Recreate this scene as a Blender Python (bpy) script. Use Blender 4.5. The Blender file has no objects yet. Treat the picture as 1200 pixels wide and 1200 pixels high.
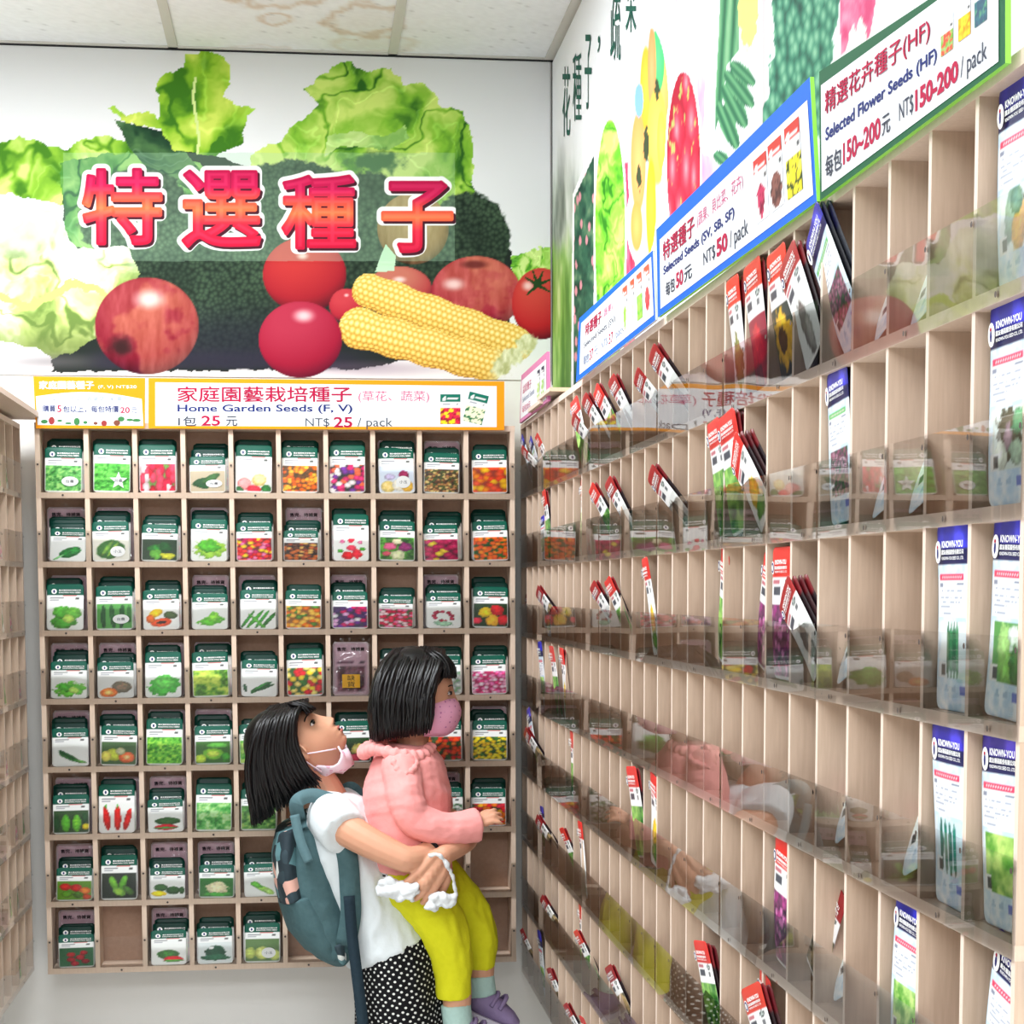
import bpy, bmesh, math, random
import numpy as np
from mathutils import Vector, Matrix, Euler
C = bpy.context.scene.collection
SC = bpy.context.scene
R = math.radians
Z0 = 1.83                                  # height of the back rack's top above the floor
# ------------------------------------------------------------------ camera
CAMP = (2103.87, 867.88, .1158, -.0843, -.0031, .6004, -4.2691, 1.452)
def cam_axes():
    f, ppy, yaw, pitch, roll = CAMP[:5]
    w = np.array([math.sin(yaw)*math.cos(pitch), math.cos(yaw)*math.cos(pitch), math.sin(pitch)])
    rt = np.array([math.cos(yaw), -math.sin(yaw), 0.]); up = np.cross(rt, w)
    return rt*math.cos(roll)+up*math.sin(roll), -rt*math.sin(roll)+up*math.cos(roll), w
RT, UP, FW = cam_axes()
CP = np.array(CAMP[5:8])
def at(px, py, ax, val):
    """photo pixel -> point on the plane  axis ax == val"""
    d = FW + RT*(px-600)/CAMP[0] - UP*(py-CAMP[1])/CAMP[0]
    return CP + d*((val-CP[ax])/d[ax])
def pix(P):
    d = np.asarray(P, float)-CP
    z = d @ FW
    return 600+CAMP[0]*(d @ RT)/z, CAMP[1]-CAMP[0]*(d @ UP)/z
cam = bpy.data.cameras.new('camera'); cam_o = bpy.data.objects.new('camera', cam); C.objects.link(cam_o)
cam.sensor_width = 36; cam.lens = CAMP[0]/1200*36; cam.shift_y = (CAMP[1]-600)/1200
cam.clip_start = .05
cam_o.matrix_world = Matrix(((RT[0], UP[0], -FW[0], CP[0]), (RT[1], UP[1], -FW[1], CP[1]), (RT[2], UP[2], -FW[2], CP[2]), (0, 0, 0, 1)))
SC.camera = cam_o
# ------------------------------------------------------------------ light
W = bpy.data.worlds.new('world'); SC.world = W; W.use_nodes = True
W.node_tree.nodes['Background'].inputs[0].default_value = (.93, .97, 1, 1)
W.node_tree.nodes['Background'].inputs[1].default_value = 0.55
CEIL = Z0+.897
def area(name, loc, sx, sy, power, rot=(0, 0, 0), col=(.93, .965, 1)):
    l = bpy.data.lights.new(name, 'AREA'); l.shape = 'RECTANGLE'; l.size = sx; l.size_y = sy; l.energy = power; l.color = col
    o = bpy.data.objects.new(name, l); C.objects.link(o); o.location = loc; o.rotation_euler = rot
    return o
area('ceiling_light', (.05, -1.0, CEIL-.03), 1.1, .45, 42)
area('ceiling_light', (-.3, -2.9, CEIL-.03), 1.2, .6, 18)
area('ceiling_light', (-.1, -4.8, CEIL-.03), 2.0, 1.2, 80)
area('ceiling_light', (-1.5, -2.4, CEIL-.03), .6, 1.8, 12)
SC.view_settings.view_transform = 'Standard'; SC.view_settings.look = 'None'
SC.view_settings.gamma = 1; SC.view_settings.use_curve_mapping = False
SC.view_settings.exposure = .27
SC.cycles.transparent_max_bounces = 24
SC.cycles.max_bounces = 8
# ------------------------------------------------------------------ helpers
def lin(c):
    c = np.asarray(c, float)/255.
    return np.where(c <= .04045, c/12.92, ((c+.055)/1.055)**2.4)
def L4(c):
    v = lin(c); return (float(v[0]), float(v[1]), float(v[2]), 1)
def newmat(name):
    m = bpy.data.materials.new(name); m.use_nodes = True
    nt = m.node_tree; return m, nt, nt.nodes['Principled BSDF']
def mat(name, rgb, rough=.6, spec=.4, noise=0, scale=40, bump=0, metal=0, sheen=0, coat=0, trans=0):
    m, nt, b = newmat(name)
    b.inputs['Base Color'].default_value = L4(rgb); b.inputs['Roughness'].default_value = rough
    b.inputs['Specular IOR Level'].default_value = spec; b.inputs['Metallic'].default_value = metal
    b.inputs['Sheen Weight'].default_value = sheen; b.inputs['Coat Weight'].default_value = coat
    tc = nt.nodes.new('ShaderNodeTexCoord'); n = nt.nodes.new('ShaderNodeTexNoise')
    n.inputs['Scale'].default_value = scale; n.inputs['Detail'].default_value = 5
    nt.links.new(tc.outputs['Object'], n.inputs['Vector'])
    if noise:
        mx = nt.nodes.new('ShaderNodeMix'); mx.data_type = 'RGBA'
        mx.inputs[6].default_value = L4([max(0, v-noise) for v in rgb]); mx.inputs[7].default_value = L4([min(255, v+noise) for v in rgb])
        nt.links.new(n.outputs['Fac'], mx.inputs[0]); nt.links.new(mx.outputs[2], b.inputs['Base Color'])
    if bump:
        bp = nt.nodes.new('ShaderNodeBump'); bp.inputs['Strength'].default_value = bump; bp.inputs['Distance'].default_value = .01
        nt.links.new(n.outputs['Fac'], bp.inputs['Height']); nt.links.new(bp.outputs['Normal'], b.inputs['Normal'])
    return m
def printmat(name, rough=.5, spec=.4, coat=0):
    m, nt, b = newmat(name)
    a = nt.nodes.new('ShaderNodeVertexColor'); a.layer_name = 'Print'
    nt.links.new(a.outputs['Color'], b.inputs['Base Color'])
    b.inputs['Roughness'].default_value = rough; b.inputs['Specular IOR Level'].default_value = spec; b.inputs['Coat Weight'].default_value = coat
    return m
def woodmat(name, a, c, stretch=(70, 70, 5)):
    m, nt, b = newmat(name)
    tc = nt.nodes.new('ShaderNodeTexCoord'); mp = nt.nodes.new('ShaderNodeMapping'); mp.inputs['Scale'].default_value = stretch
    n = nt.nodes.new('ShaderNodeTexNoise'); n.inputs['Scale'].default_value = 3; n.inputs['Detail'].default_value = 6; n.inputs['Roughness'].default_value = .6
    n2 = nt.nodes.new('ShaderNodeTexNoise'); n2.inputs['Scale'].default_value = 1.1; n2.inputs['Detail'].default_value = 2
    ad = nt.nodes.new('ShaderNodeMath'); ad.operation = 'ADD'; sb = nt.nodes.new('ShaderNodeMath'); sb.operation = 'MULTIPLY_ADD'; sb.inputs[1].default_value = .8; sb.inputs[2].default_value = -.3
    cr = nt.nodes.new('ShaderNodeMix'); cr.data_type = 'RGBA'; cr.inputs[6].default_value = L4(a); cr.inputs[7].default_value = L4(c)
    nt.links.new(tc.outputs['Object'], mp.inputs['Vector']); nt.links.new(mp.outputs['Vector'], n.inputs['Vector']); nt.links.new(tc.outputs['Object'], n2.inputs['Vector'])
    nt.links.new(n.outputs['Fac'], ad.inputs[0]); nt.links.new(n2.outputs['Fac'], ad.inputs[1]); nt.links.new(ad.outputs[0], sb.inputs[0])
    nt.links.new(sb.outputs[0], cr.inputs[0]); nt.links.new(cr.outputs[2], b.inputs['Base Color'])
    b.inputs['Roughness'].default_value = .6; b.inputs['Specular IOR Level'].default_value = .3
    return m
def clearmat(name, tint=(1, 1, 1), ior=1.55, rough=.02, wave=3., amp=.12, haze=0., boost=1.):
    m = bpy.data.materials.new(name); m.use_nodes = True; nt = m.node_tree
    for n in list(nt.nodes): nt.nodes.remove(n)
    out = nt.nodes.new('ShaderNodeOutputMaterial'); mix = nt.nodes.new('ShaderNodeMixShader')
    tr = nt.nodes.new('ShaderNodeBsdfTransparent'); tr.inputs[0].default_value = (*tint, 1)
    gl = nt.nodes.new('ShaderNodeBsdfGlossy'); gl.inputs['Roughness'].default_value = rough
    fr = nt.nodes.new('ShaderNodeFresnel'); fr.inputs[0].default_value = ior
    tc = nt.nodes.new('ShaderNodeTexCoord'); nz = nt.nodes.new('ShaderNodeTexNoise'); nz.inputs['Scale'].default_value = wave; nz.inputs['Detail'].default_value = 1
    bp = nt.nodes.new('ShaderNodeBump'); bp.inputs['Strength'].default_value = amp; bp.inputs['Distance'].default_value = .05
    mu = nt.nodes.new('ShaderNodeMath'); mu.operation = 'MULTIPLY_ADD'; mu.inputs[1].default_value = boost; mu.inputs[2].default_value = haze; mu.use_clamp = True
    nt.links.new(tc.outputs['Object'], nz.inputs['Vector']); nt.links.new(nz.outputs['Fac'], bp.inputs['Height'])
    nt.links.new(bp.outputs['Normal'], gl.inputs['Normal'])
    nt.links.new(fr.outputs[0], mu.inputs[0]); nt.links.new(mu.outputs[0], mix.inputs[0])
    nt.links.new(tr.outputs[0], mix.inputs[1]); nt.links.new(gl.outputs[0], mix.inputs[2]); nt.links.new(mix.outputs[0], out.inputs[0])
    return m
class MB:
    """collects shapes; build() links them as one mesh object"""
    def __init__(s): s.v = []; s.f = []; s.m = []; s.c = {}
    def add(s, vs, fs, m=0):
        o = len(s.v); s.v += [tuple(map(float, v)) for v in vs]; s.f += [tuple(i+o for i in f) for f in fs]; s.m += [m]*len(fs); return o
    def box(s, x0, x1, y0, y1, z0, z1, m=0):
        s.add([(x0, y0, z0), (x1, y0, z0), (x1, y1, z0), (x0, y1, z0), (x0, y0, z1), (x1, y0, z1), (x1, y1, z1), (x0, y1, z1)],
              [(0, 3, 2, 1), (4, 5, 6, 7), (0, 1, 5, 4), (1, 2, 6, 5), (2, 3, 7, 6), (3, 0, 4, 7)], m); return s
    def tube(s, pts, rad, n=8, m=0, flat=None, cap=True):
        P = [Vector(p) for p in pts]; k = len(P); rad = rad if hasattr(rad, '__len__') else [rad]*k
        up = None; rings = []
        for i in range(k):
            t = (P[min(i+1, k-1)]-P[max(i-1, 0)]).normalized()
            if up is None:
                a = Vector((0, 0, 1)) if abs(t.z) < .9 else Vector((1, 0, 0)); up = (a - t*a.dot(t)).normalized()
            else: up = (up - t*up.dot(t)).normalized()
            sd = t.cross(up); fl = flat or 1
            rings.append([P[i]+up*math.cos(2*math.pi*j/n)*rad[i]+sd*math.sin(2*math.pi*j/n)*rad[i]*fl for j in range(n)])
        vs = [v for r in rings for v in r]; fs = []
        for i in range(k-1):
            for j in range(n): fs.append((i*n+j, i*n+(j+1) % n, (i+1)*n+(j+1) % n, (i+1)*n+j))
        if cap: fs += [tuple(range(n-1, -1, -1)), tuple((k-1)*n+j for j in range(n))]
        s.add(vs, fs, m); return s
    def ellipsoid(s, c, r, m=0, nu=16, nv=10, rot=None):
        vs = []; fs = []
        for i in range(nv+1):
            th = math.pi*i/nv
            for j in range(nu):
                ph = 2*math.pi*j/nu; v = Vector((r[0]*math.sin(th)*math.cos(ph), r[1]*math.sin(th)*math.sin(ph), r[2]*math.cos(th)))
                if rot is not None: v = rot @ v
                vs.append(v+Vector(c))
        for i in range(nv):
            for j in range(nu): fs.append((i*nu+j, (i+1)*nu+j, (i+1)*nu+(j+1) % nu, i*nu+(j+1) % nu))
        s.add(vs, fs, m); return s
    def disc(s, c, r, axis, n=10, m=0):
        c = Vector(c); a, b = [(Vector((0, 1, 0)), Vector((0, 0, 1))), (Vector((1, 0, 0)), Vector((0, 0, 1))), (Vector((1, 0, 0)), Vector((0, 1, 0)))][axis]
        s.add([c+a*r*math.cos(2*math.pi*j/n)+b*r*math.sin(2*math.pi*j/n) for j in range(n)], [tuple(range(n))], m); return s
    def mesh(s, name, mats, smooth=False):
        me = bpy.data.meshes.new(name); me.from_pydata(s.v, [], s.f)
        for m in (mats if isinstance(mats, (list, tuple)) else [mats]): me.materials.append(m)
        if any(s.m): me.polygons.foreach_set('material_index', s.m)
        if smooth: me.polygons.foreach_set('use_smooth', [True]*len(s.f))
        me.update(); return me
    def build(s, name, mats, parent=None, smooth=False): return link(name, s.mesh(name, mats, smooth), parent)
def link(name, data, parent=None, loc=None):
    o = bpy.data.objects.new(name, data); C.objects.link(o)
    if parent: o.parent = parent
    if loc is not None: o.location = loc
    return o
def tag(o, label, cat, group=None):
    o['label'] = label; o['category'] = cat
    if group: o['group'] = group
    return o
def thing(name, label, cat, loc=(0, 0, 0), rot=(0, 0, 0), group=None):
    o = bpy.data.objects.new(name, None); C.objects.link(o); o.location = loc; o.rotation_euler = rot; o.empty_display_size = .05
    return tag(o, label, cat, group)
def struct(o): o['kind'] = 'structure'; return o
# ------------------------------------------------------------------ noise for the printed pictures
def _hash(i, j, s):
    h = (i.astype(np.int64)*374761393 + j.astype(np.int64)*668265263 + s*974711) & 0x7fffffff
    h = ((h ^ (h >> 13))*1274126177) & 0x7fffffff
    return ((h ^ (h >> 16)) & 0xffff)/65535.
def vnoise(x, y, s=0):
    i, j = np.floor(x), np.floor(y); fx, fy = x-i, y-j; fx = fx*fx*(3-2*fx); fy = fy*fy*(3-2*fy)
    a, b, c, d = _hash(i, j, s), _hash(i+1, j, s), _hash(i, j+1, s), _hash(i+1, j+1, s)
    return (a*(1-fx)+b*fx)*(1-fy)+(c*(1-fx)+d*fx)*fy
def fbm(x, y, s=0, o=4):
    t = 0; a = .5; n = 0
    for k in range(o): t = t+a*vnoise(x*2**k, y*2**k, s+k); n += a; a *= .5
    return t/n
def worley(x, y, s=0):
    i, j = np.floor(x), np.floor(y); d1 = np.full(x.shape, 9.); d2 = np.full(x.shape, 9.); cid = np.zeros(x.shape)
    for a in (-1, 0, 1):
        for b in (-1, 0, 1):
            u = i+a+_hash(i+a, j+b, s); v = j+b+_hash(i+a, j+b, s+7)
            d = np.hypot(x-u, y-v); n = d < d1
            d2 = np.where(n, d1, np.minimum(d2, d)); cid = np.where(n, _hash(i+a, j+b, s+3), cid); d1 = np.where(n, d, d1)
    return d1, d2, cid
def sst(a, b, x):
    t = np.clip((x-a)/(b-a), 0, 1); return t*t*(3-2*t)
def inpoly(x, y, P):
    r = np.zeros(x.shape, bool); n = len(P)
    for k in range(n):
        (x0, y0), (x1, y1) = P[k], P[(k+1) % n]
        if y0 == y1: continue
        c = ((y0 > y) != (y1 > y)) & (x < (x1-x0)*(y-y0)/(y1-y0)+x0); r ^= c
    return r
def over(img, mask, col):
    m = np.asarray(mask, float)[..., None]; return img*(1-m)+np.asarray(col, float)*m
def ramp(t, stops):
    t = np.asarray(t); xs = [s[0] for s in stops]
    return np.stack([np.interp(t, xs, [s[1][k] for s in stops]) for k in range(3)], -1)
def print_sheet(name, fn, nx, ny, img, material, parent=None, two=False):
    """a printed sheet: fn(u, v) -> 3D arrays, img (ny, nx, 3) in sRGB 0..255 stored per vertex"""
    u, v = np.meshgrid(np.linspace(0, 1, nx), np.linspace(0, 1, ny))
    P = np.stack(fn(u, v), -1).reshape(-1, 3)
    k = np.arange(nx*ny).reshape(ny, nx)
    F = np.stack([k[:-1, :-1], k[:-1, 1:], k[1:, 1:], k[1:, :-1]], -1).reshape(-1, 4)
    me = bpy.data.meshes.new(name)
    me.vertices.add(len(P)); me.vertices.foreach_set('co', P.ravel())
    me.loops.add(F.size); me.loops.foreach_set('vertex_index', F.ravel().astype(np.int32))
    me.polygons.add(len(F)); me.polygons.foreach_set('loop_start', np.arange(0, F.size, 4).astype(np.int32))
    me.update(calc_edges=True)
    paint(me, img.reshape(-1, 3)); me.materials.append(material)
    me.polygons.foreach_set('use_smooth', [True]*len(F))
    return link(name, me, parent)
def paint(me, rgb):
    a = me.color_attributes.new('Print', 'FLOAT_COLOR', 'POINT')
    c = np.ones((len(me.vertices), 4)); c[:, :3] = lin(np.clip(rgb, 0, 255)); a.data.foreach_set('color', c.ravel())
# ------------------------------------------------------------------ lettering
_tc = {}
def text_mesh(s, bold=0.):
    """filled lettering; bold thickens every stroke by laying a ribbon along its outline"""
    k = (s, bold)
    if k not in _tc:
        cu = bpy.data.curves.new('lettering', 'FONT'); cu.body = s; cu.size = 1; cu.fill_mode = 'FRONT'; cu.resolution_u = 3; cu.offset = bold if s.isascii() else 0
        o = bpy.data.objects.new('lettering', cu); C.objects.link(o)
        dg = bpy.context.evaluated_depsgraph_get(); me = bpy.data.meshes.new_from_object(o.evaluated_get(dg), depsgraph=dg)
        bpy.data.objects.remove(o); bpy.data.curves.remove(cu)
        n = len(me.vertices); co = np.zeros(n*3); me.vertices.foreach_get('co', co); co = [tuple(p[:2]) for p in co.reshape(-1, 3)]
        fs = [tuple(p.vertices) for p in me.polygons]; bpy.data.meshes.remove(me)
        _tc[k] = (np.array(co), fs)
    return _tc[k]
def letters(mb, s, x0, x1, y0, y1, fn, m=0, bold=0.):
    """lettering fitted to the box x0..x1, y0..y1 of a flat sign; fn(x, y) -> 3D; CJK is thickened by slightly shifted layers of ink"""
    bold = max(bold, 0); co, fs = text_mesh(s, bold); lo, hi = co.min(0), co.max(0); sx, sy = (x1-x0)/(hi[0]-lo[0]), (y1-y0)/(hi[1]-lo[1])
    P = lambda x, y: Vector(tuple(map(float, fn(x, y))))
    n = (P(x1, y0)-P(x0, y0)).cross(P(x0, y1)-P(x0, y0)); c = Vector(CP)-P(x0, y0)
    n = n.normalized() if n.length > 0 else Vector((0, 0, 0)); n = n if n.dot(c) > 0 or not fn else n
    lay = [(0, 0)] if s.isascii() or not bold else [(-bold, 0), (bold, 0), (0, bold), (0, -bold)]
    for k, (dx, dy) in enumerate(lay):
        mb.add([P(x0+(p[0]-lo[0]+dx)*sx, y0+(p[1]-lo[1]+dy)*sy)+n*(.00012*k) for p in co], fs, m)
def glyph_field(ch, X, Y):
    """signed distance (positive inside) of a character fitted to the unit square, sampled at X, Y in 0..1"""
    co, fs = text_mesh(ch, 0.); lo, hi = co.min(0), co.max(0); q = (co-lo)/(hi-lo); cnt = {}
    for f in fs:
        for i in range(len(f)):
            e = tuple(sorted((f[i], f[(i+1) % len(f)]))); cnt[e] = cnt.get(e, 0)+1
    d = np.full(X.shape, 9.); ins = np.zeros(X.shape, bool)
    for (i, j), c in cnt.items():
        if c != 1: continue
        (x0, y0), (x1, y1) = q[i], q[j]; dx, dy = x1-x0, y1-y0; L = dx*dx+dy*dy
        if L < 1e-12: continue
        t = np.clip(((X-x0)*dx+(Y-y0)*dy)/L, 0, 1); d = np.minimum(d, np.hypot(X-x0-t*dx, Y-y0-t*dy))
        if dy: ins ^= ((y0 > Y) != (y1 > Y)) & (X < dx*(Y-y0)/dy+x0)
    return np.where(ins, d, -d)
# ------------------------------------------------------------------ materials
WOOD = woodmat('plywood', (206, 180, 158), (236, 214, 194))
EDGE = woodmat('plywood_edge_lit', (218, 196, 180), (236, 218, 204))  # board fronts coloured lighter to stand for light from the front
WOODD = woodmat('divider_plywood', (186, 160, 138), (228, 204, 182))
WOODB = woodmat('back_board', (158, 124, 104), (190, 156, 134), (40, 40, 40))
WALL = mat('wall_paint', (240, 239, 235), .8, .2, 3, 6)
WALLD = mat('shop_wall', (206, 204, 198), .8, .2, 4, 6)
FLOOR = mat('floor_vinyl', (226, 224, 220), .35, .4, 6, 5)
DARK = mat('dark_reveal', (45, 46, 48), .8, .2, 4)
GRID = mat('ceiling_bar', (206, 205, 198), .6, .3, 3)
ACRYL = clearmat('clear_acrylic', (.965, .97, .965), 1.68, .015, 2.2, .07)
ACRYLL = clearmat('clear_acrylic_weak_reflect', (.97, .975, .97), 1.45, .03, 3., .05, boost=.45)  # mirror reflection cut down so these guards stay see-through
ACRYLB = clearmat('clear_acrylic_flat', (.98, .985, .98), 1.3, .02, 3., .05)
SCREW = mat('screw_head', (70, 58, 52), .5, .5, 8)
PRINT = printmat('vinyl_print', .7, .15)
PAPER = printmat('packet_print', .38, .25)
WHITE = mat('sign_white', (232, 235, 240), .6, .2, 1)
ORANGE = mat('sign_orange', (238, 150, 20), .65, .15, 4, 8)
BLUE = mat('sign_blue', (14, 100, 222), .65, .15, 4, 8)
GREEN = mat('sign_green', (8, 86, 50), .65, .15, 4, 8)
LIME = mat('foam_edge', (150, 226, 84), .5, .3, 6, 20)
PINKB = mat('sign_pink', (208, 120, 170), .5, .3, 4)
INK_RED = mat('ink_crimson', (176, 28, 68), .7, .1, 4)
INK_NAVY = mat('ink_navy', (38, 48, 112), .7, .1, 4)
INK_GREY = mat('ink_grey', (66, 70, 84), .7, .1, 4)
INK_PINK = mat('ink_pink', (206, 96, 134), .7, .1, 4)
INK_PALE = mat('ink_pale', (150, 160, 186), .7, .1, 4)
INK_WHITE = mat('ink_white', (250, 250, 248), .7, .1, 1)
INK_BLACK = mat('ink_black', (26, 24, 30), .7, .1, 3)
INK_LEAF = mat('ink_leaf', (38, 92, 78), .7, .1, 8)
INK_SHADE = mat('ink_shade', (64, 22, 34), .7, .1, 3)
# ------------------------------------------------------------------ shell
YW, XW, XR = .15, 1.22, 1.134
def slab(name, b, m, nsub=None): return struct(MB().box(*b).build(name, m))
slab('wall_back', (-2.7, XW+.1, YW, YW+.1, 0, CEIL+.05), WALL)
slab('wall_right', (XW, XW+.1, -7, YW+.1, 0, CEIL+.05), WALL)
slab('floor', (-2.7, XW+.1, -7, YW+.1, -.06, 0), FLOOR)
slab('wall_left', (-.235, -.135, -.95, YW, 0, Z0+.03), WALL)
slab('wall_front', (-2.7, XW+.1, -7.1, -7, 0, CEIL+.05), WALLD)
slab('wall_far_left', (-2.8, -2.7, -7, YW+.1, 0, CEIL+.05), WALLD)
def ceiling():
    xs = np.concatenate([[-2.7, -1.6, -.9], np.linspace(-.5, XW+.1, 190)]); ys = np.concatenate([[-7, -4, -2], np.linspace(-1.0, YW+.1, 130)])
    X, Y = np.meshgrid(xs, ys); k = np.arange(X.size).reshape(X.shape)
    F = np.stack([k[:-1, :-1], k[1:, :-1], k[1:, 1:], k[:-1, 1:]], -1).reshape(-1, 4)
    me = bpy.data.meshes.new('ceiling'); me.from_pydata(np.stack([X, Y, np.full(X.shape, CEIL)], -1).reshape(-1, 3).tolist(), [], F.tolist())
    col = np.full(X.shape+(3,), 1.)*np.array([240, 243, 246])
    col += ((vnoise(X*140, Y*140, 3)-.5)*10)[..., None] - (vnoise(X*260, Y*260, 9) > .93)[..., None]*26
    px, py = pix(np.stack([X, Y, np.full(X.shape, CEIL)], -1))
    for cx, cy, rx, ry in ((325, -8, 62, 19), (322, 23, 24, 8), (428, 24, 52, 21), (440, 52, 60, 10), (300, 58, 40, 6)):
        d = np.hypot((px-cx)/rx, (py-cy)/ry)+(fbm(px/16, py/9, 5)-.5)*.7
        ring = np.exp(-((d-.85)/.13)**2)*(.85 if ry > 7 and cy < 50 else .35) + sst(1, .2, d)*.16
        col = over(col, np.clip(ring*.6, 0, 1), (196, 168, 138))
    paint(me, col.reshape(-1, 3)); me.materials.append(printmat('ceiling_tile', .9, .1))
    return struct(link('ceiling', me))
ceiling()
n_ = 1
for x in (.832, .315, -.202, -.719):
    struct(MB().box(x-.011, x+.011, -7, YW, CEIL-.004, CEIL+.004).build('trim_%d' % n_, GRID)); n_ += 1
struct(MB().box(-2.7, XW, YW-.014, YW, CEIL-.004, CEIL+.003).build('trim_5', GRID))
struct(MB().box(XW-.022, XW, -7, YW-.014, CEIL-.004, CEIL+.003).build('trim_6', GRID))
struct(MB().box(-.4, XW, YW-.006, YW-.001, CEIL-.008, CEIL-.004).build('trim_7', DARK))
struct(MB().box(XW-.0045, XW, YW-.007, YW-.001, Z0+.12, CEIL-.004).build('trim_8', DARK))
# ------------------------------------------------------------------ mural on the back wall
def leafy(x, y, s, dark=(34, 84, 30), mid=(112, 172, 44), light=(196, 222, 104), sc=34.):
    wx = x+22*(fbm(x/40, y/40, s)-.5)*2; wy = y+22*(fbm(x/40, y/40, s+11)-.5)*2
    t = fbm(wx/sc, wy/sc, s+2, 5); r = np.abs(fbm(wx/(sc*1.6), wy/(sc*1.6), s+5, 3)-.5)*2
    t = t*.9+.12+.25*np.sin(wx/13+wy/21+s)*.35 - sst(.10, 0, r)*.28
    return ramp(np.clip((t-.3)/.45, 0, 1), [(0, dark), (.45, mid), (1, light)]) + (sst(.05, 0, np.abs(r-.35)))[..., None]*22
def broc(x, y, s, sc=5., lo=(16, 26, 22), hi=(66, 96, 60)):
    d1, d2, c = worley(x/sc, y/sc, s); big = fbm(x/40, y/40, s+3)
    return ramp(np.clip((1-d1)*.9*(.25+1.1*big)+.1*c, 0, 1), [(0, lo), (1, hi)])
def ball(img, x, y, c, r, base, light, dark, hl, stem=None, streak=0, seed=0, blend=1., hr=.45):
    base, light, dark = np.array(base)*.88, np.array(light)*.86, np.array(dark)*.9
    u = (x-c[0])/r[0]; v = (y-c[1])/r[1]; q = u*u+v*v; m = sst(1.02, .97, q)
    nz = np.sqrt(np.clip(1-q, 0, 1)); sh = np.clip(.35-.45*v-.15*u+.55*nz, 0, 1)
    col = ramp(sh, [(0, dark), (.5, base), (1, light)])
    if streak:
        st = fbm(u*9+3, v*2.5, seed, 4); w = sst(.42, .62, fbm(u*2+5, v*2, seed+9)+.25*u)
        col = over(col, w*streak, (232, 176, 112)); col += ((st-.5)*46)[..., None]
    if stem is not None:
        d = np.hypot((u-stem[0])/.30, (v-stem[1])/.26)+(fbm(u*8, v*8, seed)-.5)*.4
        col = over(col, sst(1.15, .2, d)*.92, (44, 22, 22))
    d = np.hypot((u-hl[0])/hr, (v-hl[1])/(hr*.7))
    col = over(col, sst(1, .1, d)*.75, (255, 240, 236))
    return over(img, m*blend, col)
def corn(img, x, y, a, b, w0, w1, seed):
    a = np.array(a, float); b = np.array(b, float); L = np.hypot(*(b-a)); t = (b-a)/L
    u = ((x-a[0])*t[0]+(y-a[1])*t[1])/L; v = -(x-a[0])*t[1]+(y-a[1])*t[0]
    w = (w0+(w1-w0)*np.clip(u, 0, 1))*(1-.0*u); e = np.clip(np.minimum(u/.10, (1-u)/.08), 0, 1); w = w*np.sqrt(np.clip(1-(1-e)**2, 0, 1))*(.95+.05*np.sin(u*30+seed))
    q = np.where(w > .5, v/np.maximum(w, .5), 9); m = (np.abs(q) < 1) & (u > 0) & (u < 1)
    ang = np.arcsin(np.clip(q, -1, 1)); rows = ang/(math.pi/9); ri = np.floor(rows); fr = rows-ri
    k = u*L/6.6+.5*(ri % 2); fk = k-np.floor(k)
    bump = np.clip(1-((fr-.5)**2+(fk-.5)**2)*3.4, 0, 1)
    sh = np.clip(.25+.55*bump+.3*np.cos(ang-.4*-1)-.18, 0, 1)
    col = ramp(sh, [(0, (150, 96, 34)), (.35, (222, 172, 70)), (.7, (246, 214, 118)), (1, (255, 244, 190))])
    col = over(col, sst(.9, 1., u)*.7, (224, 226, 176))
    return over(img, m, col)
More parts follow.
